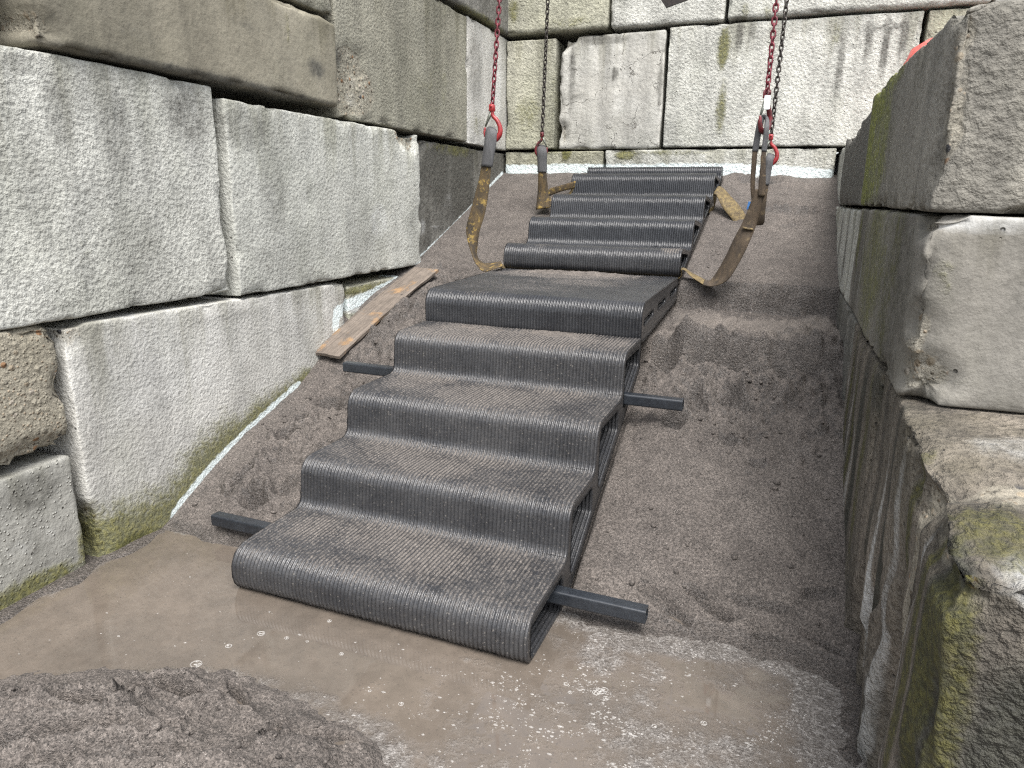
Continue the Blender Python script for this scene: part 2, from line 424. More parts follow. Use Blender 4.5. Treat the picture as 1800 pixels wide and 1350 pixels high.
def plastic_material():
    t = NT('recycled_black_plastic')
    P = t.n('ShaderNodeTexCoord', out=3)
    mid = t.noise(P, 7, 6, 0.65); fine = t.noise(P, 85, 4, 0.65); grain = t.noise(P, 330, 3, 0.6)
    rope = t.noise(t.mapping(P, (90, 150, 150)), 1.0, 2, 0.5)
    col = t.mix(t.rng(mid, 0.3, 0.7), (0.018, 0.0195, 0.023), (0.028, 0.030, 0.034))
    film = t.attr('film')                              # thin dry silt left on the print
    nz = t.n('ShaderNodeSeparateXYZ', out=2, Vector=t.n('ShaderNodeNewGeometry', out=3))
    up = t.rng(nz, 0.15, 0.95)
    f = t.math('MULTIPLY', film, t.rng(t.math('ADD', fine, t.math('MULTIPLY', mid, 0.6)), 0.55, 1.05, 0.25, 1.0))
    col = t.mix(t.math('MULTIPLY', f, 0.42), col, (0.115, 0.105, 0.096))
    d = t.math('MULTIPLY', up, t.attr('dust'))
    d = t.math('ADD', d, t.math('MULTIPLY', t.math('SUBTRACT', mid, 0.5), 0.7))
    d = t.math('ADD', d, t.math('MULTIPLY', t.math('SUBTRACT', fine, 0.5), 1.5))
    dm = t.math('MULTIPLY', t.rng(d, 0.25, 1.05), up)
    gs = t.n('ShaderNodeSeparateColor', Color=t.vor(P, 300.0, out=1))
    dcol = t.scalecol(t.mix(gs, (0.082, 0.073, 0.066), (0.176, 0.156, 0.138)), t.rng(fine, .3, .7, .75, 1.2))
    col = t.mix(t.math('MULTIPLY', dm, 0.88), col, dcol)
    # stuck grains and pale crumbs
    crumb = t.math('MULTIPLY', t.rng(gs, 0.984, 0.988), t.math('MULTIPLY', film, 0.5))
    col = t.mix(crumb, col, (0.34, 0.31, 0.27))
    h = t.math('ADD', t.math('MULTIPLY', rope, 0.26), t.math('ADD', t.math('MULTIPLY', grain, 0.10), t.math('MULTIPLY', dm, t.math('MULTIPLY', fine, 1.2))))
    nrm = t.bump(h, 0.65, 0.005)
    r = t.math('ADD', t.rng(mid, 0.3, 0.7, 0.20, 0.31), t.math('MULTIPLY', f, 0.18))
    r = t.math('ADD', r, t.math('MULTIPLY', dm, 0.4))
    return t.fin(col, r, nrm)
MAT['plastic'] = plastic_material()

def simple(name, c1, c2, scale, rough, metal=0.0, bump=0.3, dist=0.002, detail=5, stretch=(1, 1, 1), c3=None, t3=(0.6, 0.7), s3=14.0, coat=0.0):
    t = NT(name)
    P = t.objcoord()
    a = t.noise(t.mapping(P, stretch), scale, detail, 0.62)
    col = t.mix(t.rng(a, 0.33, 0.67), c1, c2)
    if c3:
        b = t.noise(P, s3, 5, 0.65)
        col = t.mix(t.rng(b, *t3), col, c3)
    f = t.noise(P, scale * 6, 3, 0.6)
    col = t.scalecol(col, t.rng(f, 0.3, 0.7, 0.82, 1.15))
    return t.fin(col, rough, t.bump(t.math('ADD', a, t.math('MULTIPLY', f, 0.5)), bump, dist), Metallic=metal, Coat_Weight=coat)
MAT['bar'] = simple('black_painted_tube', (0.018, 0.021, 0.026), (0.026, 0.030, 0.036), 20, 0.26, 0.0, 0.15, 0.001, c3=(0.10, 0.09, 0.08), t3=(0.68, 0.76), s3=70)
MAT['redchain'] = simple('worn_red_painted_steel', (0.19, 0.022, 0.035), (0.10, 0.022, 0.030), 60, 0.48, 0.15, 0.4, 0.001, c3=(0.05, 0.035, 0.032), t3=(0.58, 0.7), s3=90)
MAT['darkchain'] = simple('dark_oily_steel', (0.040, 0.036, 0.033), (0.065, 0.055, 0.048), 70, 0.42, 0.5, 0.4, 0.001)
MAT['hook'] = simple('red_painted_hook', (0.33, 0.026, 0.028), (0.22, 0.022, 0.025), 25, 0.36, 0.0, 0.2, 0.001, c3=(0.08, 0.045, 0.04), t3=(0.60, 0.70), s3=45)
MAT['hookdark'] = simple('dirty_red_hook', (0.18, 0.025, 0.030), (0.09, 0.022, 0.024), 30, 0.45, 0.1, 0.3, 0.001, c3=(0.045, 0.035, 0.033), t3=(0.52, 0.64), s3=45)
MAT['latch'] = simple('greenish_grey_zinc', (0.16, 0.17, 0.14), (0.22, 0.23, 0.20), 40, 0.45, 0.6, 0.2, 0.001)
MAT['plate'] = simple('white_tag_plate', (0.62, 0.64, 0.64), (0.52, 0.55, 0.55), 30, 0.5, 0.0, 0.1, 0.001)
MAT['strap'] = simple('grimy_yellow_webbing', (0.098, 0.066, 0.028), (0.034, 0.026, 0.017), 30, 0.85, 0.0, 0.6, 0.003, stretch=(1, 1, 0.35), c3=(0.25, 0.17, 0.045), t3=(0.54, 0.66), s3=34)
MAT['strap_clean'] = simple('yellow_webbing_face', (0.20, 0.148, 0.062), (0.085, 0.062, 0.032), 45, 0.8, 0.0, 0.6, 0.003, c3=(0.10, 0.075, 0.045), t3=(0.56, 0.7), s3=24)
MAT['strap_brown'] = simple('muddy_brown_webbing', (0.038, 0.028, 0.019), (0.070, 0.050, 0.031), 26, 0.85, 0.0, 0.6, 0.003, stretch=(1, 1, 0.35), c3=(0.125, 0.092, 0.052), t3=(0.56, 0.70), s3=30)
MAT['sleeve'] = simple('grey_wear_sleeve', (0.060, 0.060, 0.062), (0.095, 0.095, 0.097), 45, 0.75, 0.0, 0.4, 0.002, stretch=(1, 1, 0.2))
MAT['bluetag'] = simple('blue_label', (0.05, 0.17, 0.42), (0.06, 0.20, 0.48), 10, 0.5)
MAT['wood'] = simple('weathered_plank_wood', (0.105, 0.086, 0.070), (0.170, 0.140, 0.115), 3.0, 0.75, 0.0, 0.5, 0.003, 7, (2, 40, 40), c3=(0.26, 0.160, 0.080), t3=(0.54, 0.68), s3=7)
MAT['steel'] = simple('rusty_dark_steel', (0.025, 0.023, 0.022), (0.045, 0.034, 0.030), 12, 0.55, 0.4, 0.3, 0.002)
MAT['redplastic'] = simple('faded_red_plastic', (0.60, 0.095, 0.075), (0.66, 0.15, 0.13), 14, 0.4, c3=(0.45, 0.05, 0.04), t3=(0.62, 0.7))
def foam_material():
    t = NT('white_foam')
    return t.fin((0.62, 0.60, 0.57), 0.2, Alpha=0.30, IOR=1.33)
MAT['foam'] = foam_material()
MAT['clod'] = MAT['sand']

# ------------------------------------------------------------------ concrete blocks
def axc(lo, hi, res, r, fine_lo=True, fine_hi=True, coarse=None):
    """grid coordinates along one axis: tight at the rounded edges; optionally coarse in the middle"""
    n = max(2, int(round((hi - lo - 2 * r) / (coarse or res))))
    mid = np.linspace(lo + r, hi - r, n + 1)
    if coarse:                                      # finer near the face that is seen
        k = lo + r + np.arange(0, 0.16, res) if fine_lo else np.array([])
        k2 = hi - r - np.arange(0, 0.16, res) if fine_hi else np.array([])
        mid = np.unique(np.round(np.concatenate([mid, k, k2]), 4))
        keep = [mid[0]]
        for q in mid[1:]:
            if q - keep[-1] > res * .5: keep.append(q)
        mid = np.array(keep)
    mid = np.unique(np.round(np.concatenate([mid, [lo + r + .008, hi - r - .008]]), 5))
    return np.concatenate([[lo, lo + r * .35], mid, [hi - r * .35, hi]])
def boxgrid(X, Y, Z):
    nx, ny, nz = len(X), len(Y), len(Z)
    key = lambda i, j, k: (i * ny + j) * nz + k
    Q = []
    def face(I, J, fn, flip):
        ii, jj = np.meshgrid(np.arange(I - 1), np.arange(J - 1), indexing='ij')
        a, b, c, d = fn(ii, jj), fn(ii + 1, jj), fn(ii + 1, jj + 1), fn(ii, jj + 1)
        q = np.stack([a, b, c, d] if not flip else [a, d, c, b], -1).reshape(-1, 4); Q.append(q)
    face(ny, nz, lambda a, b: key(0 * a, a, b), True); face(ny, nz, lambda a, b: key(0 * a + nx - 1, a, b), False)
    face(nx, nz, lambda a, b: key(a, 0 * a, b), False); face(nx, nz, lambda a, b: key(a, 0 * a + ny - 1, b), True)
    face(nx, ny, lambda a, b: key(a, b, 0 * a), True); face(nx, ny, lambda a, b: key(a, b, 0 * a + nz - 1), False)
    Q = np.concatenate(Q)
    u, inv = np.unique(Q.ravel(), return_inverse=True)
    V = np.stack([X[u // (ny * nz)], Y[(u // nz) % ny], Z[u % nz]], -1)
    return V, inv.reshape(-1, 4)

ATTRS = ('dark', 'moss', 'lite', 'agg')
_bseed = [0]
def block(parent, lo, hi, mat, stains=(), chips=(), amp=0.004, edge=0.010, r=0.009, res=0.024, label=None, depth_axis=0, fine=(True, True), warp=None,
          paint=None, foot=None, yaw=0.0):
    _bseed[0] += 1; sd = _bseed[0]
    lo = np.array(lo, float); hi = np.array(hi, float); c = (lo + hi) / 2; h = (hi - lo) / 2
    ax = []
    for a in range(3):
        if a == depth_axis: ax.append(axc(-h[a], h[a], res, r, fine[0], fine[1], coarse=0.11))
        else: ax.append(axc(-h[a], h[a], res, r))
    V, F = boxgrid(*ax)
    q = np.clip(V, -(h - r), h - r); d = V - q; L = np.linalg.norm(d, axis=1, keepdims=True)
    nrm = d / np.maximum(L, 1e-9)
    P = q + nrm * r
    Wp = P + c
    S = Wp + sd * 3.71
    near = np.sum(np.abs(P) > h - 0.05, axis=1) >= 2
    e = np.sort(h - np.abs(P), axis=1)[:, 1]            # distance to the second nearest face: 0 on an edge
    ef = 1 - sstep(0.0, 0.035, e)
    disp = amp * fbm(S * 7, 4, sd) + amp * 0.6 * fbm(S * 2.2, 3, sd + 5)
    ch = np.maximum(0, fbm(S * 11, 4, sd + 9) - 0.12)
    disp = disp - ef * ch * edge * 5 - ef * 0.12 * edge * (0.5 + 0.5 * fbm(S * 30, 2, sd + 3))
    P2 = P + nrm * disp[:, None]
    aggv = np.zeros(len(P))
    for (cc, rad, dep) in chips:
        cc = np.array(cc, float)
        dd = np.linalg.norm((Wp - cc) / np.asarray(rad), axis=1) + 0.35 * fbm(S * 14, 3, sd + 21)
        k = 1 - sstep(0.55, 1.0, dd)
        rough = 0.6 + 0.55 * fbm(S * 24, 4, sd + 31)
        tgt = (np.clip(P2, -(h - dep), h - dep) - P2)   # push towards the inside
        P2 = P2 + tgt * (k * np.clip(rough, 0, 1.3))[:, None]
        aggv = np.maximum(aggv, k)
    if warp is not None: P2 = warp(P2 + c) - c
    A = {n: np.zeros(len(P)) for n in ATTRS}
    A['agg'] = aggv * 0.62
    for st in stains:
        n, cc, rad, s = st
        dd = np.linalg.norm((Wp - np.array(cc)) / np.asarray(rad), axis=1)
        v = s * (1 - sstep(0.35, 1.15, dd))
        A[n] = np.maximum(A[n], v) if s > 0 else np.clip(A[n] + v, 0, 9)
    if foot is not None: A['moss'] = np.maximum(A['moss'], foot(Wp))
    if paint is not None:
        A['paint'] = paint(Wp)
    me = mesh_np('concrete_block', P2, F, mat, True, A)
    o = link('concrete_block', me, parent, None)
    o.location = Vector(c) - (parent.location if parent else Vector((0, 0, 0)))
    if yaw: o.rotation_euler.z = yaw
    if label: o['label'] = label
    return o

def stL(attr, u, v, ru, rv, s):
    p = Lw(u, v); a = abs(Lw(u + ru, v)[1] - Lw(u - ru, v)[1]) / 2; z = abs(Lw(u, v + rv)[2] - Lw(u, v - rv)[2]) / 2
    return (attr, p, (0.5, a, z), s)
def stB(attr, u, v, ru, rv, s):
    p = Bw(u, v); a = abs(Bw(u + ru, v)[0] - Bw(u - ru, v)[0]) / 2; z = abs(Bw(u, v + rv)[2] - Bw(u, v - rv)[2]) / 2
    return (attr, p, (a, 0.5, z), s)
def polydist(P2, pts):
    best = np.full(len(P2), 9.0)
    for (a, b) in zip(pts[:-1], pts[1:]):
        a = np.array(a); b = np.array(b); ab = b - a
        t = np.clip(((P2 - a) @ ab) / (ab @ ab), 0, 1)
        best = np.minimum(best, np.linalg.norm(P2 - (a + t[:, None] * ab), axis=1))
    return best
PAINT_L = [Lw(*p)[1:] for p in ((306, 903), (345, 853), (390, 803), (430, 763), (478, 718), (520, 681))]
PAINT_L2 = [Lw(*p)[1:] for p in ((586, 572), (588, 548), (606, 538), (640, 524), (690, 500), (736, 466))]
PAINT_L3 = [Lw(*p)[1:] for p in ((742, 458), (780, 422), (830, 370), (885, 309))]
PAINT_B = [Bw(*p)[[0, 2]] for p in ((888, 300), (960, 300), (1000, 298), (1090, 300), (1270, 298), (1360, 302), (1468, 310))]
def paint_left(W):
    q = W[:, 1:]
    d = np.minimum(np.minimum(polydist(q, PAINT_L), polydist(q, PAINT_L2)), polydist(q, PAINT_L3))
    return np.clip(1.12 - d / 0.050, -1, 1.2) - 9.0 * (W[:, 0] < XL - .12)
def paint_back(W):
    d = polydist(W[:, [0, 2]], PAINT_B)
    return np.clip(1.0 - d / 0.085, -1, 1.2)

FOOT_L = [Lw(*p)[1:] for p in ((150, 975), (235, 945), (306, 912), (390, 812), (478, 727), (540, 660))]
def foot_moss(W):
    d = polydist(W[:, 1:], FOOT_L)
    w = np.interp(W[:, 1], [1.45, 1.9, 2.3, 2.7], [.17, .20, .13, .04])
    return np.clip(1.0 - .75 * d / w, 0, 1) * (W[:, 0] > XL - .15)
# ---- left wall
lwall = thing('concrete_block_wall', 'left wall of big pale stacked concrete blocks with a pale paint stripe', 'wall', (XL, 2.5, 0))
DW = 0.75
def LB(y0, y1, z0, z1, mat, out=0.0, **k):
    return block(lwall, (XL - DW, y0, z0), (XL + out, y1, z1), MAT[mat], fine=(False, True), paint=paint_left, **k)
LB(0.05, 1.425, -.08, .372, 'knobbly', 0.0, stains=[stL('dark', 55, 868, 85, 52, .50), stL('moss', 60, 1035, 130, 40, .75), stL('moss', 150, 960, 20, 60, .6), stL('lite', 60, 950, 90, 45, .45)],
   label='low knobbly grey concrete block with a dark damp patch, at the left foot of the wall', amp=.005)
LB(0.05, 1.43, .385, .775, 'aggregate', 0.006, chips=[(Lw(60, 808), (.3, .33, .06), .05)], amp=.006, edge=.02,
   label='half height concrete block showing coloured pebbles')
tilt = lambda P: np.stack([P[:, 0], P[:, 1], P[:, 2] + sstep(.5, .7, P[:, 2]) * (.022 - .030 * (P[:, 1] - 1.45) / 1.5)], -1)
LB(1.455, 2.945, -.06, .738, 'pale', 0.012, warp=tilt, foot=foot_moss, stains=[stL('dark', 230, 955, 60, 28, .8),
   stL('agg', 190, 800, 28, 12, .45), stL('dark', 400, 560, 120, 18, .3), stL('dark', 160, 930, 10, 60, .5)], chips=[(Lw(160, 940), (.2, .07, .12), .03), (Lw(125, 600), (.2, .05, .06), .02)],
   label='pale concrete block browned with algae along its foot')
LB(2.975, 4.47, -.06, .705, 'greenish', 0.004, stains=[stL('lite', 640, 535, 60, 20, .7), stL('moss', 640, 508, 70, 12, .6)], label='mostly buried greenish block behind the plank')
LB(4.49, YB + .6, -.06, .70, 'grey')
LB(0.66, 2.17, .778, 1.512, 'white', 0.004, amp=.006, stains=[stL('dark', 105, 200, 40, 110, .42), stL('dark', 205, 240, 45, 140, .44), stL('dark', 330, 200, 60, 90, .50), stL('dark', 20, 110, 60, 30, .46),
   stL('dark', 60, 330, 45, 170, .33), stL('dark', 250, 440, 60, 140, .34), stL('moss', 150, 460, 14, 150, .25), stL('dark', 100, 540, 120, 24, .30), stL('agg', 68, 92, 5, 7, .9), stL('agg', 160, 105, 8, 5, .9), stL('lite', 180, 380, 100, 60, .25)],
   label='largest white block with a hammered pebbly face')
LB(2.205, 3.755, .752, 1.475, 'grey', 0.02, amp=.006, stains=[stL('dark', 430, 225, 70, 60, .44), stL('dark', 475, 330, 36, 130, .38), stL('dark', 570, 330, 45, 60, .26), stL('dark', 640, 420, 30, 90, .28), stL('dark', 500, 460, 80, 60, .30),
   stL('moss', 520, 185, 130, 14, .25), stL('lite', 660, 390, 25, 60, .5), stL('agg', 700, 236, 18, 22, .9)], chips=[(Lw(712, 240), (.3, .14, .10), .045), (Lw(738, 430), (.3, .05, .10), .03)],
   label='grey pebbly block with a chipped reddish corner')
LB(3.79, YB + .6, .735, 1.455, 'dark', -0.012, amp=.006, stains=[stL('dark', 775, 300, 24, 80, 1.0), stL('dark', 815, 330, 26, 90, 1.05), stL('dark', 750, 290, 12, 60, .7), stL('moss', 800, 262, 50, 18, .5), stL('lite', 790, 360, 30, 10, .45), stL('lite', 768, 300, 8, 30, .35),
   stL('lite', 808, 300, 6, 26, .4), stL('lite', 745, 400, 14, 24, .5), stL('dark', 870, 300, 14, 20, .5), stL('lite', 822, 318, 16, 5, .55), stL('lite', 795, 345, 22, 8, .5), stL('lite', 785, 278, 5, 20, .5), stL('lite', 760, 440, 30, 20, .45), stL('lite', 770, 400, 30, 6, .5), stL('lite', 855, 330, 5, 30, .5)], chips=[(Lw(738, 245), (.3, .10, .10), .05)],
   label='dark stained block half covered by the sand slope')
LB(0.05, 1.47, 1.54, 1.89, 'dark', -.03, chips=[((XL, 1.45, 1.6), (.3, .14, .12), .07)], amp=.012, edge=.03, stains=[('dark', (XL, 1.40, 1.58), (.4, .12, .14), .9), ('agg', (XL, 1.42, 1.66), (.4, .1, .1), .8)])
LB(1.50, 2.95, 1.524, 1.885, 'smooth', 0.03, r=.020, amp=.003, chips=[((XL + .03, 1.52, 1.575), (.2, .07, .06), .045)],
   stains=[stL('dark', 547, 122, 22, 24, .62), stL('dark', 230, 60, 60, 26, .35), stL('moss', 493, 52, 6, 40, .4), ('dark', (XL, 2.2, 1.53), (.4, 1.0, .03), .6), stL('dark', 420, 45, 40, 18, .35), stL('agg', 50, 25, 22, 30, .5)],
   label='smooth brownish half height block with a bevelled lower edge')
LB(1.2, 2.95, 1.905, 2.25, 'olive', 0.015, stains=[stL('dark', 560, 30, 60, 12, .5)])
LB(2.972, 4.475, 1.488, 2.235, 'olive', 0.01, amp=.005, chips=[(Lw(600, 165), (.3, .17, .15), .035), (Lw(615, 110), (.3, .12, .10), .025)],
   stains=[stL('agg', 622, 160, 45, 60, .95), stL('lite', 625, 165, 34, 50, .42), stL('agg', 605, 100, 22, 24, .8), stL('dark', 592, 100, 14, 26, .55), stL('dark', 740, 60, 40, 60, .3), stL('moss', 760, 160, 40, 90, .22)],
   label='olive grey block with a broken lower corner of bare gravel')
LB(4.495, YB + .6, 1.48, 2.25, 'pale', 0.006, stains=[stL('dark', 835, 120, 18, 110, .42), stL('moss', 840, 220, 20, 30, .35), stL('lite', 870, 160, 16, 100, .6)], label='narrow light block in the left rear corner')
LB(3.6, YB + .6, 2.268, 3.0, 'dark', 0.03, r=.024, stains=[stL('moss', 850, 40, 60, 14, .5), stL('dark', 850, 50, 60, 10, .5)])
LB(2.0, 3.57, 2.268, 3.0, 'olive', 0.0)

# ---- back wall
bwall = thing('concrete_block_wall', 'rear wall of pale concrete blocks with moss streaks behind the stair top', 'wall', (-0.8, YB, 0))
def BB(x0, x1, z0, z1, mat, out=0.0, **k):
    return block(bwall, (x0, YB - out, z0), (x1, YB + DW, z1), MAT[mat], depth_axis=1, fine=(True, False), paint=paint_back, **k)
BB(XL + .004, -1.158, .74, 1.468, 'greenish', 0.0, stains=[stB('moss', 995, 270, 10, 16, 1.0), stB('moss', 960, 268, 60, 6, .4)])
BB(-1.143, .388, .74, 1.472, 'white', 0.0, stains=[stB('moss', 1100, 272, 26, 14, .75), stB('moss', 1180, 268, 90, 7, .4), stB('lite', 1350, 285, 90, 18, .4)], label='low white block behind the top step, mossy along its top')
BB(.43, 1.96, .74, 1.47, 'dark', -.3)  # added behind the right wall, dark and set back to blacken the gap
BB(XL + .012, -1.527, 1.488, 2.232, 'greenish', 0.012, amp=.005, stains=[stB('moss', 930, 200, 40, 40, .35), stB('moss', 975, 160, 10, 80, .3), stB('dark', 940, 75, 40, 8, .3)], label='narrow greenish block in the rear corner')
def crackwarp(p): return p
BB(-1.500, -.760, 1.482, 2.244, 'cracked', 0.0, r=.014, amp=.005, edge=.016, chips=[(Bw(990, 66), (.12, .3, .10), .06), (Bw(988, 235), (.05, .3, .10), .05)],
   stains=[stB('dark', 1005, 140, 9, 95, .55), stB('dark', 1060, 70, 70, 12, .55), stB('dark', 1160, 150, 7, 60, .55), stB('dark', 1040, 62, 50, 14, .5), stB('dark', 985, 120, 8, 60, .5), stB('lite', 1080, 190, 60, 60, .4), stB('dark', 1080, 130, 9, 20, .7), stB('dark', 1010, 170, 26, 8, .5)],
   label='smooth whitish block crazed with cracks, second from the left corner')
BB(-.738, .778, 1.486, 2.255, 'white', 0.006, amp=.006, stains=[stB('moss', 1272, 85, 14, 50, .78), stB('moss', 1268, 190, 13, 70, .58), stB('dark', 1300, 62, 10, 45, .55), stB('dark', 1322, 55, 8, 30, .5), stB('dark', 1476, 110, 11, 100, .62), stB('dark', 1526, 70, 10, 60, .6), stB('dark', 1556, 80, 11, 85, .66), stB('dark', 1588, 62, 14, 55, .66), stB('dark', 1560, 48, 60, 10, .6), stB('dark', 1410, 50, 200, 8, .3),
   stB('moss', 1470, 60, 12, 30, .4), stB('dark', 1240, 240, 60, 14, .22)], label='wide white block with a green moss streak and brown runs')
BB(.805, 2.3, 1.49, 2.255, 'greenish', 0.0)
BB(XL - .3, -1.160, 2.272, 3.0, 'greenish', 0.028, r=.022, stains=[stB('moss', 905, 20, 14, 30, .55), stB('moss', 1000, 40, 60, 14, .35), stB('agg', 1002, 12, 16, 8, .4)])
BB(-1.146, -.388, 2.272, 3.0, 'white', 0.016, r=.02, stains=[stB('dark', 1180, 30, 80, 10, .3)])
BB(-.368, 1.12, 2.272, 3.0, 'white', 0.026, r=.022, stains=[stB('moss', 1310, 22, 12, 24, .5), stB('moss', 1350, 20, 10, 24, .4), stB('dark', 1450, 20, 120, 12, .45), stB('dark', 1300, 33, 20, 8, .5)])
BB(1.14, 2.6, 2.272, 3.0, 'grey', 0.0)

# ---- right wall (local frame: blocks are built straight, the wall's yaw is put on each block)
rwall = thing('concrete_block_wall', 'dark mossy wall of half height concrete blocks on the right, ending at a light end face', 'wall', (0.3, 2.5, 0))
RYAW = -math.atan(RWK)
def RB(y0, y1, z0, z1, mat, out=0.0, depth=0.8, stains=(), chips=(), warp=None, **k):
    x0 = lambda y: RWX0 + RWK * y
    def wp(P):
        Q = np.array(P) if warp is None else np.array(warp(P))
        Q[:, 0] = Q[:, 0] + RWK * Q[:, 1]
        return Q
    def un(c): return (c[0] - RWK * c[1], c[1], c[2])
    stains = [(n, un(c), r_, s) for (n, c, r_, s) in stains]
    chips = [(un(c), r_, d_) for (c, r_, d_) in chips]
    return block(rwall, (RWX0 - out, y0, z0), (RWX0 + depth, y1, z1), MAT[mat], stains=stains, chips=chips, warp=wp, fine=(True, True), **k)
def stR(attr, u, v, ry, rz, s, rx=0.06):
    return (attr, Rw(u, v), (rx, ry, rz), s)
# bottom course
def pend(P):       # broken near end: skewed end face, sunken outer corner
    Q = np.array(P)
    t = 1 - sstep(0.95, 1.5, Q[:, 1])
    ztop = sstep(0.55, .745, Q[:, 2])
    Q[:, 2] -= 0.055 * t * ztop * (1 + .8 * fbm(Q[:, [0, 1, 1]] * 9, 4, 77))
    w = 1 - sstep(.95, 1.12, Q[:, 1])
    Q[:, 1] -= w * 0.30 * np.clip(Q[:, 0] - RWX0, 0, .8)
    # eroded hollows low on the inner face
    fc = 1 - sstep(RWX0, RWX0 + .2, Q[:, 0])
    n = fbm(np.stack([Q[:, 1] * 9, Q[:, 2] * 2.2], -1), 4, 91)
    low = sstep(.62, .2, Q[:, 2]) if False else 1 - sstep(.25, .62, Q[:, 2])
    Q[:, 0] += fc * (np.maximum(0, n - .02) * .15 * low + 0.012 * fbm(np.stack([Q[:, 1] * 5, Q[:, 2] * 1.1], -1), 3, 95))
    return Q
ys = lambda y, z: (RWX0 + RWK * y, y, z)
def band(attr, u, ry, s_, v=1120, rz=.75): return (attr, Rw(u, v), (.05, ry, rz), s_)
BANDS = [band('dark', 1496, .035, .6), band('lite', 1507, .035, .62), band('dark', 1520, .045, .85), band('lite', 1540, .045, .55), band('moss', 1560, .035, .75), band('agg', 1576, .022, .8), band('lite', 1590, .022, .6, rz=.5), band('moss', 1606, .026, .9),
         band('dark', 1630, .045, .95), band('dark', 1645, .035, .8), band('moss', 1658, .028, .75)]
RB(.96, 1.835, -.06, .742, 'mossy', 0.0, warp=pend, amp=.007, edge=.02, res=.018,
   chips=[(ys(1.12, .70), (.12, .22, .07), .035), ((.5, 1.15, .72), (.25, .2, .05), .02), (ys(.98, .69), (.08, .08, .07), .03)],
   stains=[('moss', ys(1.0, .60), (.05, .07, .12), .9), ('moss', ys(1.03, .45), (.04, .045, .5), .9),
           ('dark', (.43, .95, .38), (.17, .10, .34), 1.15), ('dark', (.75, .95, .30), (.40, .10, .38), 1.15), ('dark', (.38, .95, .2), (.12, .10, .5), 1.0),
           ('lite', (.40, 1.0, .72), (.13, .10, .06), .7), ('moss', (.36, 1.08, .74), (.09, .12, .06), .6), ('lite', (.52, .90, .70), (.2, .06, .06), .6), ('lite', (.5, 1.35, .75), (.25, .12, .05), .45)] + BANDS,
   label='broken near block of the bottom row with yellow green moss')
RB(1.85, 2.655, -.06, .735, 'mossy', 0.0, amp=.006, edge=.018, res=.02,
   stains=[('dark', ys(2.2, .35), (.035, .6, .6), .22), ('moss', ys(1.98, .45), (.03, .06, .4), .6), ('dark', ys(2.12, .4), (.03, .07, .45), .9), ('lite', ys(2.22, .35), (.03, .05, .4), .5), ('moss', ys(2.30, .4), (.03, .04, .4), .8), ('lite', ys(2.38, .4), (.03, .04, .4), .55), ('moss', ys(2.48, .45), (.03, .04, .4), .7), ('lite', ys(2.56, .4), (.03, .05, .4), .5), ('dark', ys(1.9, .68), (.05, .1, .08), .6)],
   label='streaked block of the bottom row next to the broken one')
RB(2.675, 4.1, -.06, .735, 'dark', 0.0)
RB(4.12, YB + .3, -.06, .735, 'dark', 0.0)
# middle course
RB(1.53, 2.955, .750, 1.114, 'end', 0.004, res=.02, chips=[(ys(1.53, .80), (.10, .12, .07), .05), (ys(1.54, .90), (.04, .05, .05), .03), (ys(1.6, 1.10), (.06, .10, .03), .03)],
   stains=[('dark', ys(1.85, .93), (.04, .34, .40), .58), ('moss', ys(2.0, .95), (.04, .35, .3), .35), ('moss', ys(2.35, .95), (.04, .42, .34), .55), ('dark', ys(2.75, .95), (.04, .25, .35), .55), ('moss', ys(2.86, 1.0), (.04, .08, .2), .5), ('lite', ys(2.66, .9), (.03, .025, .2), .7), ('lite', ys(2.80, .88), (.03, .03, .14), .6), ('dark', ys(1.72, 1.05), (.04, .12, .09), .5),
           ('agg', ys(1.55, .82), (.04, .05, .09), .8), ('lite', (.68, 1.52, .80), (.16, .1, .22), .9), ('lite', (.55, 1.52, .80), (.10, .1, .12), .55), ('lite', (.42, 1.53, 1.10), (.25, .06, .03), .5), ('moss', (.33, 1.52, 1.0), (.03, .05, .06), .3)],
   label='middle row block with a smooth light end face')
RB(2.975, 4.24, .745, 1.105, 'grey', 0.0, stains=[('dark', ys(3.2, .95), (.04, .05, .3), .5), ('dark', ys(3.5, .95), (.04, .08, .3), .6), ('dark', ys(3.9, .95), (.04, .1, .3), .5)], label='pale streaked block of the middle row beside the slope')
RB(4.26, YB + .3, .745, 1.105, 'grey', 0.0)
# top course
RB(1.535, 3.02, 1.122, 1.478, 'brown_rough', 0.006, warp=lambda P: np.stack([P[:, 0], P[:, 1], P[:, 2] + sstep(1.3, 1.45, P[:, 2]) * .032 * sstep(1.6, 2.6, P[:, 1])], -1), res=.02, edge=.018, chips=[(ys(1.55, 1.3), (.05, .05, .2), .02)],
   stains=[('dark', ys(2.35, 1.32), (.05, .5, .3), .22), ('moss', ys(2.90, 1.28), (.05, .14, .34), .95), ('moss', ys(2.62, 1.30), (.05, .40, .26), .52), ('moss', ys(2.75, 1.18), (.05, .3, .08), .6), ('moss', ys(2.72, 1.42), (.05, .2, .08), .75), ('moss', ys(2.45, 1.46), (.05, .3, .05), .6), ('dark', ys(2.1, 1.48), (.08, .6, .05), .3), ('dark', ys(1.57, 1.3), (.03, .03, .25), .5)],
   label='brown rough block on top of the wall end with a yellow moss patch')
RB(3.035, 4.38, 1.122, 1.468, 'dark', 0.004, edge=.02, stains=[('dark', ys(3.3, 1.3), (.06, .35, .4), 1.1), ('dark', ys(3.9, 1.3), (.06, .5, .4), 1.1)], chips=[(ys(3.9, 1.47), (.08, .5, .06), .04)], label='nearly black block of the top row')
RB(4.40, YB + .25, 1.118, 1.465, 'grey', -.02, stains=[('dark', ys(4.9, 1.4), (.06, .3, .1), .3)])

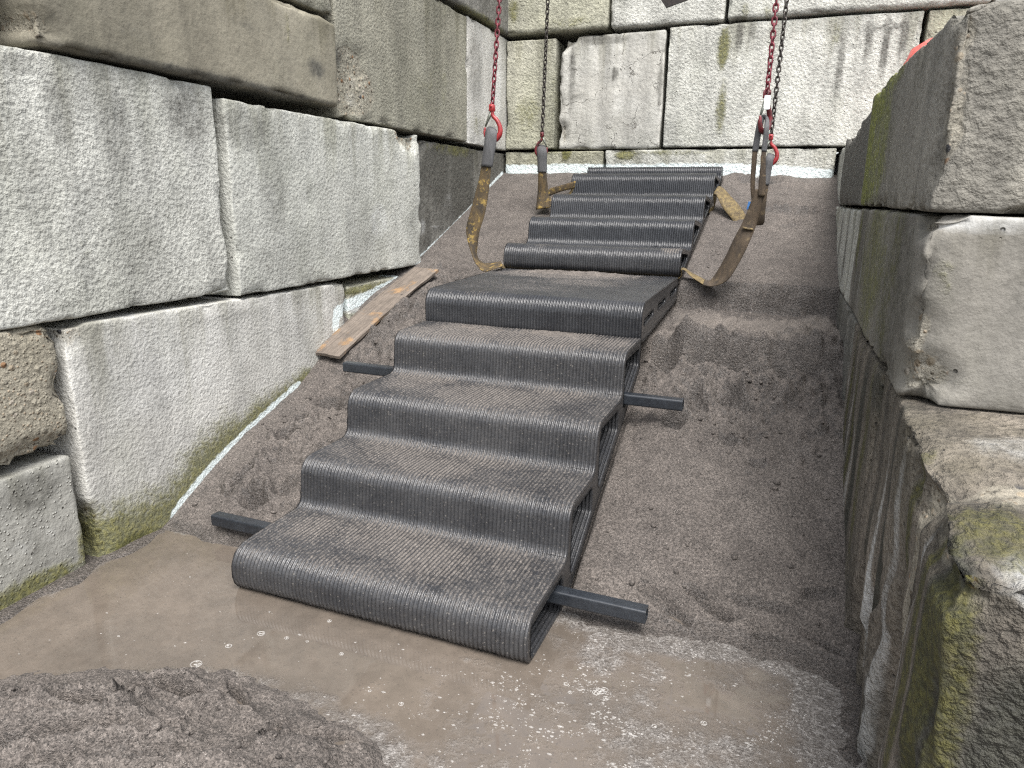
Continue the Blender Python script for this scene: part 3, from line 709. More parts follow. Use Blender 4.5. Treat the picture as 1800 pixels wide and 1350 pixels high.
# ------------------------------------------------------------------ stair frame
TH = math.radians(2.2245); XR0 = -0.5123; SW = 0.933
CT, STH = math.cos(TH), math.sin(TH)
def SP(s, h, w=0.0):
    """stair frame: s along the run, h up, w from the right side to the left side"""
    return np.array([XR0 + s * STH - w * CT, s * CT + w * STH, h])
def to_sw(x, y):
    dx = x - XR0; return dx * STH + y * CT, -(dx * CT - y * STH)

# ------------------------------------------------------------------ ground: mud floor, sand slope, front pile (one sheet)
R_PROF = np.array([(-2, -.022), (1.42, -.022), (1.60, -.014), (1.70, .004), (1.78, .030), (2.10, .175), (2.42, .325), (2.62, .415), (2.78, .455), (2.868, .485), (2.905, .572), (3.0, .580), (3.3, .598), (3.495, .612), (3.525, .748), (3.62, .768), (5.3, 1.315)])
L_PROF = np.array([(-2, -.022), (1.55, -.022), (1.70, -.004), (1.80, .04), (1.90, .09), (2.17, .206), (2.52, .31), (2.72, .42), (2.86, .535), (3.13, .63), (3.5, .70), (3.74, .765), (5.2, 1.305), (5.4, 1.38)])
PILE = np.array([(0, -.035)] * 0 + [(-2.1, .88), (-1.64, .952), (-1.483, 1.02), (-1.372, 1.085), (-1.244, 1.155), (-1.123, 1.178), (-.897, 1.184), (-.677, 1.119), (-.586, 1.045), (-.54, .92), (-.50, .6)]) - np.array([0, .03])
def ground(x, y, detail=True):
    x = np.asarray(x, float); y = np.asarray(y, float)
    p2 = np.stack([x, y], -1)
    lw_ = sstep(-1.90, -1.66, x)           # the sand meets the left wall along the painted line
    wob = lw_ * (0.05 * fbm(p2 * 2.4, 3, 3) + 0.022 * fbm(p2 * 9, 4, 4, .6))
    zr = np.interp(y + wob, R_PROF[:, 0], R_PROF[:, 1]); zl = np.interp(y + wob, L_PROF[:, 0], L_PROF[:, 1])
    t = sstep(-1.35, -0.55, x)
    z = zl * (1 - t) + zr * t
    # how loose the sand lies
    right = sstep(-.5, -.35, x)
    rough = right * sstep(1.95, 2.5, y + .25 * fbm(p2 * 3, 2, 8)) * (1 - sstep(3.38, 3.5, y))
    rough = rough * (0.55 + 0.45 * sstep(2.4, 2.65, y) * (1 - sstep(2.95, 3.1, y)))
    left = (1 - sstep(-1.36, -1.28, x)) * sstep(1.72, 1.9, y) * (1 - sstep(3.6, 3.75, y)) * 0.85
    pl = np.interp(x, PILE[:, 0], PILE[:, 1]) - y + 0.05 * fbm(p2 * 6, 5, 12, .65) + .05 * fbm(p2 * 2.3, 2, 14)
    pile = sstep(0.0, 0.12, pl) * (1 - sstep(-.56, -.48, x))
    rough = np.clip(np.maximum(rough, left) + 0.05, 0, 1) * (.12 + .88 * lw_)
    rough = np.maximum(rough, .32 * sstep(-.02, .22, pl) * (1 - sstep(-.58, -.44, x)))
    pz = -.022 + .022 * sstep(-.16, .0, pl) + .040 * sstep(-.02, .09, pl + .04 * fbm(p2 * 13, 3, 49)) + .080 * sstep(.06, .30, pl + .06 * fbm(p2 * 5, 3, 15)) + .010 * fbm(p2 * 34, 4, 38, .7) * sstep(-.1, .1, pl)
    z = np.where(pl > -.16, np.maximum(z, pz * (1 - sstep(-.56, -.47, x)) + -.022 * sstep(-.56, -.47, x)), z)
    if not detail: return z
    # floor shoals and the wet margin on the right
    fl = 1 - sstep(1.55, 1.75, y)
    rightfl = sstep(-.75, -.2, x)
    z = z + fl * (1 - pile) * (0.010 * fbm(p2 * 3.2, 4, 21) + rightfl * 0.014 * fbm(p2 * 5.5, 4, 22) + rightfl * .004)
    z = z + fl * 0.034 * sstep(.21, .34, x - RWK * (y - 1.4) + .05 * fbm(p2 * 9, 4, 23, .65))
    z = z + fl * 0.03 * (1 - sstep(-1.90, -1.80, x + .03 * fbm(p2 * 9, 3, 24)))
    # clods
    b1 = 1 - np.abs(fbm(p2 * 8.5, 3, 31)) * 2.2
    b2 = 1 - np.abs(fbm(p2 * 21, 3, 32)) * 2.0
    lump = np.maximum(0, fbm(p2 * 7.5, 4, 37, .6))
    z = z + rough * (0.050 * fbm(p2 * 4.5, 3, 30) + 0.010 * (b1 - .5) + 0.012 * (b2 - .5) + 0.018 * fbm(p2 * 26, 4, 33, .7) + .105 * lump)
    tq = (fbm(p2 * 3.4, 4, 39, .55) * .5 + .5) * 7; tf = np.floor(tq)
    z = z + rough * (1 - .5 * sstep(-.1, .1, pl)) * .055 * ((tf + sstep(.30, .62, tq - tf)) / 7 * 2 - 1)
    ck = np.abs(fbm(p2 * 6.3, 3, 35)); crack = (1 - sstep(0.0, 0.035, ck)) * sstep(.05, .3, fbm(p2 * 3.1, 2, 36))
    z = z - np.clip(rough * 1.6, 0, 1) * .030 * crack
    z = z + 0.0022 * fbm(p2 * 38, 3, 34, .6) * (1 - .9 * fl * (1 - pile))
    # tyre-like arcs in the front pile
    rr = np.hypot(x + 1.0, y - .45)
    z = z + pile * .006 * np.sin(rr * 80 + 3 * fbm(p2 * 4, 2, 41)) * (1 - sstep(-1.1, -.95, x)) * sstep(.1, .3, pl)
    z = z + sstep(-.02, .12, pl) * (1 - sstep(-.58, -.44, x)) * (.013 * fbm(p2 * 9, 4, 43, .6) + .016 * np.maximum(0, fbm(p2 * 26, 3, 47, .6)) + .008 * fbm(p2 * 60, 3, 48, .7))
    return z
def bumps(x, y, z, feats):
    dj = .22 * fbm(np.stack([x, y], -1) * 22, 3, 44)
    for (cx, cy, rx, ry, ang, hgt, p_) in feats:
        c, s = math.cos(ang), math.sin(ang)
        u = ((x - cx) * c + (y - cy) * s) / rx; v = (-(x - cx) * s + (y - cy) * c) / ry
        d = np.hypot(u, v)
        if p_ == 'pit':      # trodden hollow with a pushed-up rim
            z = z - 1.5 * hgt * (1 - sstep(.45, 1.0, d + dj)) + hgt * .45 * np.exp(-((d + dj - 1.25) / .28) ** 2)
        else:
            z = z + hgt * (1 - sstep(.0, 1.0, d))
    return z
def hit(u, v, extra=0.0):
    d = ray(u, v)
    t = np.linspace(.5, 8, 6000)
    P = CAM + t[:, None] * d
    g = ground(P[:, 0], P[:, 1], False) + extra
    k = np.argmax(P[:, 2] < g)
    return P[k]
def pit(u, v, rx, ry, ang, hgt): p = hit(u, v); return (p[0], p[1], rx, ry, ang, hgt, 'pit')
def mound(u, v, rx, ry, ang, hgt): p = hit(u, v); return (p[0], p[1], rx, ry, ang, hgt, 'mound')
FEATS = [pit(480, 800, .045, .03, .4, .035), pit(425, 855, .05, .03, .8, .035), pit(450, 890, .06, .035, .3, .03), pit(505, 755, .05, .04, 1.0, .04), pit(530, 730, .03, .025, 0, .03), pit(575, 700, .06, .04, .6, .025),
         mound(410, 905, .12, .08, .2, .03), mound(480, 840, .12, .10, 0, .03), mound(560, 680, .10, .10, 0, .03), 
         pit(1285, 655, .16, .06, -.3, .04), pit(1400, 668, .13, .06, .2, .04), pit(1215, 705, .07, .08, 0, .035), mound(1270, 615, .13, .05, 0, .035), mound(1440, 610, .10, .05, 0, .03), pit(1180, 745, .05, .04, 0, .025), mound(1350, 700, .07, .05, .3, .025), mound(1240, 680, .05, .04, 0, .025),
         pit(232, 1225, .020, .045, .2, .07), pit(300, 1215, .07, .022, .4, .05), pit(420, 1235, .05, .015, -.5, .04), pit(480, 1290, .015, .05, .3, .04), pit(150, 1240, .08, .018, .3, .04), pit(120, 1290, .20, .03, .5, .02), pit(200, 1320, .2, .03, .5, .02), mound(330, 1200, .10, .06, 0, .025), mound(520, 1310, .10, .06, 0, .03), pit(600, 1300, .05, .03, 0, .02), mound(60, 1215, .12, .05, 0, .02),
         pit(1390, 367, .22, .10, 0.0, .028), pit(1330, 318, .16, .08, 0, .03), mound(1300, 312, .15, .05, 0, .02), mound(1345, 400, .16, .04, .4, .012), pit(1390, 395, .10, .04, .5, .010),
         pit(1165, 1060, .10, .025, -.5, .018), pit(1245, 1062, .09, .02, -.35, .02), pit(1340, 1062, .12, .015, -.1, .012), pit(1260, 1078, .06, .02, -.3, .02), mound(1220, 1075, .10, .03, -.3, .015), pit(1350, 1120, .05, .012, 0, .012), pit(1450, 1130, .07, .02, -.4, .016), pit(1440, 1045, .07, .018, .3, .010),
         pit(1290, 705, .09, .04, -.4, .035), pit(1230, 650, .08, .04, -.2, .03), pit(1385, 640, .10, .05, -.3, .03), pit(1330, 820, .04, .018, 0, .014), mound(1320, 830, .04, .02, 0, .012), pit(1280, 780, .06, .02, -.5, .012), pit(1170, 640, .06, .04, 0, .035), mound(1330, 620, .16, .06, 0, .035), mound(1210, 600, .10, .06, .2, .04),
         mound(1400, 590, .12, .05, 0, .02), pit(1290, 515, .16, .03, 0, .02), pit(1410, 515, .12, .025, 0, .02), mound(1250, 480, .14, .05, 0, .010)]
PLK = [hit(u, v, .050) for u, v in ((557, 609), (586, 634), (763, 479), (737, 463))]
gx = np.arange(-2.02, 0.44, 0.0062); gy = np.concatenate([np.arange(.52, 1.25, 0.0045), np.arange(1.25, 3.9, 0.0066), np.arange(3.9, 5.3, 0.011)])
GX, GY = np.meshgrid(gx, gy, indexing='ij')
fx, fy = GX.ravel(), GY.ravel()
fz = ground(fx, fy)
fz = bumps(fx, fy, fz, FEATS)
ss, ww = to_sw(fx, fy)
BOT = np.array([(1.2, -.05), (1.75, -.045), (1.80, -.035), (2.64, .43), (2.66, .56), (3.49, .62), (3.50, .70), (3.62, .735), (5.3, 1.27)])
cap = np.interp(ss, BOT[:, 0], BOT[:, 1])
inside = sstep(-.012, .012, ww) * (1 - sstep(SW - .012, SW + .012, ww)) * sstep(1.40, 1.43, ss) * (1 - sstep(5.16, 5.19, ss))
fz = np.where(inside > 0, np.minimum(fz, fz * (1 - inside) + cap * inside), fz)
pc = sum(PLK) / 4; pax = (PLK[2] + PLK[3] - PLK[0] - PLK[1]) / 2; pL = np.linalg.norm(pax); pax = pax / pL
pwv = (PLK[0] + PLK[3] - PLK[1] - PLK[2]) / 2; pwv = pwv - pax * (pwv @ pax); pW = np.linalg.norm(pwv); pwv = pwv / pW
pnv = np.cross(pax, pwv); pnv = pnv if pnv[2] > 0 else -pnv
zpl = pc[2] - (pnv[0] * (fx - pc[0]) + pnv[1] * (fy - pc[1])) / pnv[2]
q3 = np.stack([fx, fy, zpl], -1) - pc
ua = np.abs(q3 @ pax) - pL / 2; va = np.abs(q3 @ pwv) - pW / 2
under = (1 - sstep(.0, .09, ua)) * (1 - sstep(.0, .07, va))
fz = np.where(under > 0, np.minimum(fz, fz * (1 - under) + (zpl - .026) * under), fz)
fz = np.where(under > .9, np.maximum(fz, zpl - .06), fz)
nx_, ny_ = len(gx), len(gy)
I, J = np.meshgrid(np.arange(nx_ - 1), np.arange(ny_ - 1), indexing='ij')
key = lambda i, j: (i * ny_ + j)
GF = np.stack([key(I, J), key(I + 1, J), key(I + 1, J + 1), key(I, J + 1)], -1).reshape(-1, 4)
p2 = np.stack([fx, fy], -1)
wet = np.clip(1.15 - (fz - .0) / .035, 0, 1.2) * (1 - sstep(1.75, 1.95, fy)) * sstep(.9, 1.3, fy + (fx > -.5)) * (1 - .8 * sstep(-.06, .02, np.interp(fx, PILE[:, 0], PILE[:, 1]) - fy) * (fx < -.45))
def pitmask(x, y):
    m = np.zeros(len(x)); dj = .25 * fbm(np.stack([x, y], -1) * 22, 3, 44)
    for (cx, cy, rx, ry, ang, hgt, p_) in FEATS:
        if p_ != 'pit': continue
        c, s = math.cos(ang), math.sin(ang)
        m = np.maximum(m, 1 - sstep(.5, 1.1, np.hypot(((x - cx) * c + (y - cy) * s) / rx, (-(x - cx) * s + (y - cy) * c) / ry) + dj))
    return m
wet = np.maximum(wet, .62 * pitmask(fx, fy))  # hollows get painted shade so they show up in soft light
# steep scarp faces: damp sand plus overhang shade painted into the colour
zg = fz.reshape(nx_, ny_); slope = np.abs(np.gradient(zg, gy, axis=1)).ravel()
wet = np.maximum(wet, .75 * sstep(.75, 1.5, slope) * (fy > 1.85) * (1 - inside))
loose = sstep(-.5, -.35, fx) * sstep(2.1, 2.5, fy) * (1 - sstep(3.4, 3.5, fy)) + (1 - sstep(-1.36, -1.28, fx)) * sstep(1.75, 1.95, fy) * (1 - sstep(3.5, 3.7, fy))
wet = np.maximum(wet, .55 * loose * sstep(.0, .35, fbm(p2 * 5.5, 4, 46)))  # random darker patches where the sand lies loose
dry = sstep(-.42, -.3, fx) * (sstep(2.95, 3.05, fy) * (1 - sstep(3.3, 3.45, fy)) * .75 + sstep(2.2, 2.6, fy) * (1 - sstep(2.9, 3.1, fy)) * .25) + (1 - sstep(-1.36, -1.3, fx)) * .3 * sstep(2.6, 2.9, fy) * (1 - sstep(3.6, 3.8, fy)) + sstep(0.0, .2, np.interp(fx, PILE[:, 0], PILE[:, 1]) - fy) * .12
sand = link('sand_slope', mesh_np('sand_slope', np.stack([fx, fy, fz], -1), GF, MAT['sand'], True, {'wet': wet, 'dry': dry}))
tag(sand, kind='structure')
gp = MB(); gp.add([(-30, -30, -.10), (30, -30, -.10), (30, 30, -.10), (-30, 30, -.10)], [(0, 1, 2, 3)])
tag(gp.build('ground', MAT['sand'], smooth=False), kind='structure')
# puddle sheet
wx = np.arange(-2.0, .42, .02); wy = np.arange(.1, 1.86, .02)
WX, WY = np.meshgrid(wx, wy, indexing='ij'); wp2 = np.stack([WX.ravel(), WY.ravel()], -1)
shoal = sstep(-.95, -.2, wp2[:, 0]) * (.20 + .75 * np.clip(fbm(wp2 * 4.0, 4, 51) + .12, -.4, .6)) + .9 * sstep(.14, .24, wp2[:, 0] - RWK * (wp2[:, 1] - 1.4)) + .8 * (1 - sstep(-1.93, -1.82, wp2[:, 0]))
shoal += .6 * (1 - sstep(.02, .09, np.abs(wp2[:, 1] - 1.70 + .05 * fbm(wp2 * 5, 2, 3)))) * sstep(-.6, -.3, wp2[:, 0])
shoal += .5 * (1 - sstep(0, .10, np.abs(np.interp(wp2[:, 0], PILE[:, 0], PILE[:, 1]) - wp2[:, 1])))
wi, wj = np.meshgrid(np.arange(len(wx) - 1), np.arange(len(wy) - 1), indexing='ij')
wk = lambda i, j: i * len(wy) + j
WF = np.stack([wk(wi, wj), wk(wi + 1, wj), wk(wi + 1, wj + 1), wk(wi, wj + 1)], -1).reshape(-1, 4)
water = link('puddle_water', mesh_np('puddle_water', np.stack([wp2[:, 0], wp2[:, 1], np.zeros(len(wp2))], -1), WF, MAT['water'], True, {'shoal': np.clip(shoal, 0, 1)}))
tag(water, kind='structure')

# ------------------------------------------------------------------ printed stair pieces
def fillet_path(pts, step=0.0065):
    """pts: list of (s, h, radius); closed polygon -> dense closed polyline, with the index where each corner ends"""
    n = len(pts); out = []; marks = []
    for i in range(n):
        p = np.array(pts[i][:2]); a = np.array(pts[i - 1][:2]); b = np.array(pts[(i + 1) % n][:2]); r = pts[i][2]
        da = (a - p) / np.linalg.norm(a - p); db = (b - p) / np.linalg.norm(b - p)
        ang = math.acos(np.clip(da @ db, -1, 1))
        if r <= 0 or ang > math.pi - .02: out.append(('c', [p])); continue
        L = min(r / math.tan(ang / 2), .48 * np.linalg.norm(a - p), .48 * np.linalg.norm(b - p)); r = L * math.tan(ang / 2)
        c = p + (da + db) / np.linalg.norm(da + db) * (r / math.sin(ang / 2))
        t0, t1 = p + da * L, p + db * L
        a0 = math.atan2(*(t0 - c)[::-1]); a1 = math.atan2(*(t1 - c)[::-1])
        d = (a1 - a0 + math.pi) % (2 * math.pi) - math.pi
        k = max(3, int(abs(d) * r / step) + 1)
        out.append(('c', [c + r * np.array([math.cos(a0 + d * q / k), math.sin(a0 + d * q / k)]) for q in range(k + 1)]))
    res = []
    for i in range(n):
        seg = out[i][1]; marks.append(len(res) + len(seg) // 2)
        res += seg
        nxt = out[(i + 1) % n][1][0]; last = seg[-1]; dist = np.linalg.norm(nxt - last)
        k = int(dist / (step * 1.8))
        for q in range(1, k): res.append(last + (nxt - last) * q / k)
    return np.array(res), marks
def normals2(path, sign):
    d = np.roll(path, -1, 0) - np.roll(path, 1, 0); d /= np.linalg.norm(d, axis=1, keepdims=True) + 1e-12
    return sign * np.stack([d[:, 1], -d[:, 0]], -1)
NB = 74                                              # beads across the width
TT = np.array([-1, -.72, -.3, .3, .72])
def skin(path, nrm, scallop, seed, dust=None, film=0.5):
    """ribbed sheet swept across the width; returns vertices (m x (5*NB+1)) grid"""
    m = len(path); bw = SW / NB
    ws, off, bead = [], [], []
    for b in range(NB):
        for t in TT:
            ws.append((b + .5 + t / 2) * bw); off.append(math.sqrt(1 - t * t) - 1); bead.append(b)
    ws.append(SW); off.append(-1); bead.append(NB - 1)
    ws = np.array(ws); off = np.array(off); bead = np.array(bead)
    k = len(ws)
    arc = np.concatenate([[0], np.cumsum(np.linalg.norm(np.diff(path, axis=0), axis=1))])
    A_, B_ = np.meshgrid(arc, bead, indexing='ij')
    jit = fbm(np.stack([A_.ravel() * 14, B_.ravel() * 7.31], -1), 2, seed).reshape(m, k)
    jit2 = fbm(np.stack([A_.ravel() * 95, B_.ravel() * 3.7], -1), 2, seed + 4).reshape(m, k)
    big = fbm(np.stack([A_.ravel() * 5, np.tile(ws, m) * 5], -1), 3, seed + 9).reshape(m, k)
    D = off[None, :] * scallop + .0011 * jit + .0008 * jit2 * (1 + off[None, :]) + .0025 * big
    S_ = path[:, 0][:, None] + nrm[:, 0][:, None] * D
    H_ = path[:, 1][:, None] + nrm[:, 1][:, None] * D
    Wm = np.broadcast_to(ws[None, :], (m, k))
    X = XR0 + S_ * STH - Wm * CT; Y = S_ * CT + Wm * STH
    V = np.stack([X, Y, H_], -1).reshape(-1, 3)
    return V, m, k, Wm.ravel(), S_.ravel()
def strip_faces(m, k, closed=False, flip=False):
    mm = m if closed else m - 1
    i, j = np.meshgrid(np.arange(mm), np.arange(k - 1), indexing='ij')
    i2 = (i + 1) % m
    q = np.stack([i * k + j, i2 * k + j, i2 * k + j + 1, i * k + j + 1], -1).reshape(-1, 4)
    return q[:, ::-1] if flip else q
def pix_dust(W3, blobs):
    v = np.zeros(len(W3))
    for (p, r, s) in blobs:
        d = np.linalg.norm((W3 - p) / np.asarray(r), axis=1); v = np.maximum(v, s * (1 - sstep(.3, 1.1, d)))
    return v
def printed(name, label, cat, outline, splits, voids, seed, film, dustfn, group, scallop=0.0062, part='step'):
    """outline runs clockwise seen from the right side (front bottom, up, back over the treads, down, home)"""
    org = SP(outline[0][0], 0, SW / 2)
    root = thing(name, label, cat, tuple(org), group)
    path, marks = fillet_path(outline)
    nrm = normals2(path, -1)
    # make the normals point outwards
    cen = path.mean(0)
    area = 0.5 * np.sum(path[:, 0] * np.roll(path[:, 1], -1) - np.roll(path[:, 0], -1) * path[:, 1])
    nrm = normals2(path, 1 if area > 0 else -1)
    flip = area > 0
    cuts = [marks[i] for i in splits] + [len(path) + marks[splits[0]]]
    names = [part] * (len(splits) - 1) + ['underside']
    for q in range(len(splits)):
        idx = np.arange(cuts[q], cuts[q + 1] + 1) % len(path)
        V, m, k, Wm, S_ = skin(path[idx], nrm[idx], scallop, seed * 50 + 7)
        F = strip_faces(m, k, False, flip)
        dn, fl = dustfn(V, q, S_, Wm)
        o = link(names[q], mesh_np(names[q], V - org, F, MAT['plastic'], True, {'dust': dn, 'film': np.clip(fl, 0, 1)}), root)
    # hollow cores
    vp = []
    for vi, vd in enumerate(voids):
        pth, _ = fillet_path([(a, b, .016) for a, b in vd], .012)
        ar = 0.5 * np.sum(pth[:, 0] * np.roll(pth[:, 1], -1) - np.roll(pth[:, 0], -1) * pth[:, 1])
        nr = normals2(pth, -1 if ar > 0 else 1)
        V, m, k, Wm, S_ = skin(pth, nr, scallop, seed * 50 + 20 + vi)
        F = strip_faces(m, k, True, ar < 0)
        o = link('hollow_core', mesh_np('hollow_core', V - org, F, MAT['plastic'], True, {'dust': np.zeros(len(V)), 'film': np.full(len(V), film * .5)}), root)
        vp.append(pth)
    # side faces
    loops = [path] + vp
    for w in (0.0, SW):
        polys = [[Vector((p[0], p[1], 0)) for p in lp] for lp in loops]
        tris = tessellate_polygon(polys)
        flat = np.concatenate(loops); n_in = -.0035
        V = np.array([SP(a, b, w + (.0015 if w == 0 else -.0015)) for a, b in flat]) - org
        V += 0.0012 * fbm(flat[:, [0, 1, 1]] * 60, 2, seed)[:, None]
        me = mesh_np('side_face', V, [tuple(t_) for t_ in tris], MAT['plastic'], False, {'dust': np.full(len(V), .15), 'film': np.full(len(V), film * 1.25)})
        fix_normals(me); link('side_face', me, root)
    return root

# lower flight
low_out = [(1.434, -.006, .050), (1.434, .134, .066), (1.757, .140, .036), (1.775, .297, .058), (2.036, .297, .040), (2.056, .457, .058), (2.372, .457, .038), (2.388, .616, .055), (2.662, .624, .006), (2.662, .495, .01), (1.80, .018, .03), (1.74, -.006, .02)]
low_void = [[(1.466, .008), (1.466, .102), (1.722, .108), (1.722, .028), (1.70, .008)],
            [(1.797, .058), (1.802, .266), (2.012, .262), (2.012, .178)],
            [(2.085, .220), (2.090, .428), (2.325, .426), (2.325, .354)],
            [(2.402, .396), (2.408, .586), (2.632, .588), (2.632, .524)]]
TREADS_LOW = [(1.46, 1.745, .133), (1.79, 2.03, .297), (2.07, 2.365, .457), (2.40, 2.66, .618)]
def blobs_px(lst, h):
    out = []
    for (u, v, ru, rv, s) in lst:
        p = on(u, v, 2, h); a = on(u + ru, v, 2, h); b = on(u, v - rv, 2, h)
        out.append((p, (np.linalg.norm(a - p), np.linalg.norm(b - p), .06), s))
    return out
D_LOW = (blobs_px([(760, 985, 110, 40, .95), (690, 950, 160, 40, .7), (560, 930, 60, 25, .8), (860, 960, 110, 25, .6), (600, 1000, 120, 30, .45), (900, 990, 60, 30, .4)], .133)
         + blobs_px([(760, 820, 100, 22, .95), (700, 790, 130, 30, .7), (860, 800, 100, 25, .6), (620, 790, 50, 20, .4)], .297)
         + blobs_px([(760, 660, 90, 16, 1.1), (860, 695, 150, 20, .85), (990, 690, 80, 16, .7), (720, 672, 60, 16, .6)], .457)
         + blobs_px([(800, 585, 110, 18, 1.3), (960, 595, 120, 18, 1.2), (1080, 605, 50, 12, .7)], .618))
def dust_low(V, q, S_, Wm):
    d = pix_dust(V, D_LOW)
    bl = blobs_px([(435, 1015, 14, 14, 1.0)], .09)
    return .62 * d + .50 + .18 * fbm(V * 3, 3, 15), np.full(len(V), .55) + .25 * fbm(V * 4, 3, 5)
printed('stair_flight', 'lower flight of ribbed black printed stairs with sandy treads standing in the puddle', 'stairs', low_out, [0, 2, 4, 6, 8], low_void, 1, .6, dust_low, None)

# landing
land_out = [(2.644, .606, .046), (2.646, .757, .064), (3.498, .774, .012), (3.498, .66, .01), (2.70, .598, .01)]
land_void = [[(2.706, .664), (2.706, .688), (2.882, .703), (2.882, .678)], [(2.99, .686), (2.99, .709), (3.16, .718), (3.16, .694)], [(3.292, .700), (3.292, .724), (3.462, .735), (3.462, .709)]]
D_LAND = blobs_px([(1000, 485, 180, 8, 1.2), (820, 512, 60, 8, .7), (1030, 497, 120, 8, .7), (930, 500, 200, 14, .42), (770, 520, 30, 8, .6)], .765)
def dust_land(V, q, S_, Wm):
    return .8 * pix_dust(V, D_LAND) + .18, .22 + .2 * fbm(V * 4, 3, 6)
printed('stair_landing', 'deep black printed landing block with slots in its side, between the two flights', 'stair landing', land_out, [0, 2], land_void, 2, .5, dust_land, None, part='tread')

# upper flight, tipped back on the slope
up_out = [(3.512, .760, .044), (3.524, .908, .068), (3.880, .874, .055), (3.908, 1.039, .068), (4.268, 1.004, .055), (4.312, 1.167, .068), (4.682, 1.134, .055), (4.716, 1.306, .068), (5.072, 1.262, .038), (5.084, 1.357, .045), (5.172, 1.352, .01), (5.172, 1.276, .01), (3.62, .766, .03)]
up_void = [[(3.552, .793), (3.558, .880), (3.828, .858), (3.64, .795)], [(3.940, .898), (3.947, 1.010), (4.214, .985)], [(4.344, 1.030), (4.352, 1.137), (4.628, 1.114)], [(4.750, 1.164), (4.757, 1.276), (5.028, 1.247)]]
D_UP = blobs_px([(1185, 436, 25, 6, 1.2), (960, 428, 20, 5, .5)], .90)
def dust_up(V, q, S_, Wm):
    return pix_dust(V, D_UP) + .05, .06 + .10 * fbm(V * 4, 3, 8) + .25 * (1 - sstep(3.6, 3.9, S_))
printed('stair_flight', 'upper flight of clean black ribbed stairs slung on the sand slope', 'stairs', up_out, [0, 2, 4, 6, 8, 10], up_void, 3, .35, dust_up, None)

# sand spilled on treads (thin heaped layers)
def spill(blobs, s0, s1, hfun, label, seed, thr=.35, thick=.010):
    s = np.arange(s0, s1, .006); w = np.arange(0.004, SW - .004, .006)
    A_, B_ = np.meshgrid(s, w, indexing='ij')
    P = np.array([XR0 + A_.ravel() * STH - B_.ravel() * CT, A_.ravel() * CT + B_.ravel() * STH, hfun(A_.ravel())]).T
    d = pix_dust(P, blobs)
    n1 = fbm(P[:, :2] * 16, 4, seed); n2 = fbm(P[:, :2] * 55, 3, seed + 3)
    back = sstep(s0, s1, A_.ravel())
    t = (d - thr) * thick * 1.4 * back + .004 * n1 + .004 * n2 - .006 * (1 - back)
    t = np.clip(t, -.012, .03)
    edge = np.minimum(np.minimum(B_.ravel(), SW - B_.ravel()) / .03, 1)
    P[:, 2] += np.where(t > 0, t * edge, t) - .001 - .01 * (1 - edge)
    keep = (t > -.004)
    m, k = A_.shape
    F = strip_faces(m, k)
    F = F[keep[F].any(axis=1)]
    u, inv = np.unique(F.ravel(), return_inverse=True)
    me = mesh_np('spilled_sand', P[u], inv.reshape(-1, 4), MAT['sand'], True, {'wet': np.zeros(len(u)), 'dry': np.full(len(u), .55)})
    o = link('spilled_sand', me); tag(o, label, 'sand', kind='stuff'); return o
spill(D_LOW, 2.50, 2.655, lambda s: .6215 + 0 * s, 'sand lying on the top tread below the landing', 61, .62, .006)
spill(D_LAND, 3.30, 3.50, lambda s: .7575 + .02 * (s - 2.65), 'sand swept along the back of the landing', 69, .62, .012)

# ------------------------------------------------------------------ square bars through the hollow stairs
def bar(label, s, h, w0, w1):
    a, b = SP(s, h, w0), SP(s, h, w1)
    L = np.linalg.norm(b - a); root = thing('square_bar', label, 'steel bar', tuple((a + b) / 2), 'square bars pushed through the lower flight')
    q = .020; t = .004; n = 4
    prof = []
    for (cx, cz, a0) in ((q - .006, q - .006, 0), (-q + .006, q - .006, 90), (-q + .006, -q + .006, 180), (q - .006, -q + .006, 270)):
        for k in range(n): an = math.radians(a0 + 90 * k / (n - 1)); prof.append((cx + .006 * math.cos(an), cz + .006 * math.sin(an)))
    prof = np.array(prof); inn = prof * ((q - t) / q); N = len(prof)
    V = []
    for x in (-L / 2, L / 2):
        V += [(x, p[0], p[1]) for p in prof] + [(x, p[0], p[1]) for p in inn]
    F = []
    for k in range(N):
        k2 = (k + 1) % N
        F.append((k, k2, 2 * N + k2, 2 * N + k)); F.append((N + k, 3 * N + k, 3 * N + k2, N + k2))
        F.append((k, N + k, N + k2, k2)); F.append((2 * N + k, 2 * N + k2, 3 * N + k2, 3 * N + k))
    V = np.array(V); ang = math.atan2(b[1] - a[1], b[0] - a[0]); c, s_ = math.cos(ang), math.sin(ang)
    V = V @ np.array([[c, s_, 0], [-s_, c, 0], [0, 0, 1]])
    me = mesh_np('tube', V, [tuple(f) for f in F], MAT['bar'], False); fix_normals(me); link('tube', me, root)
    return root
bar('black square bar sticking out of the lowest step over the puddle edge', 1.685, .066, -.247, 1.235)
bar('black square bar sticking out beside the plank, under the third tread', 2.425, .443, -.205, 1.198)

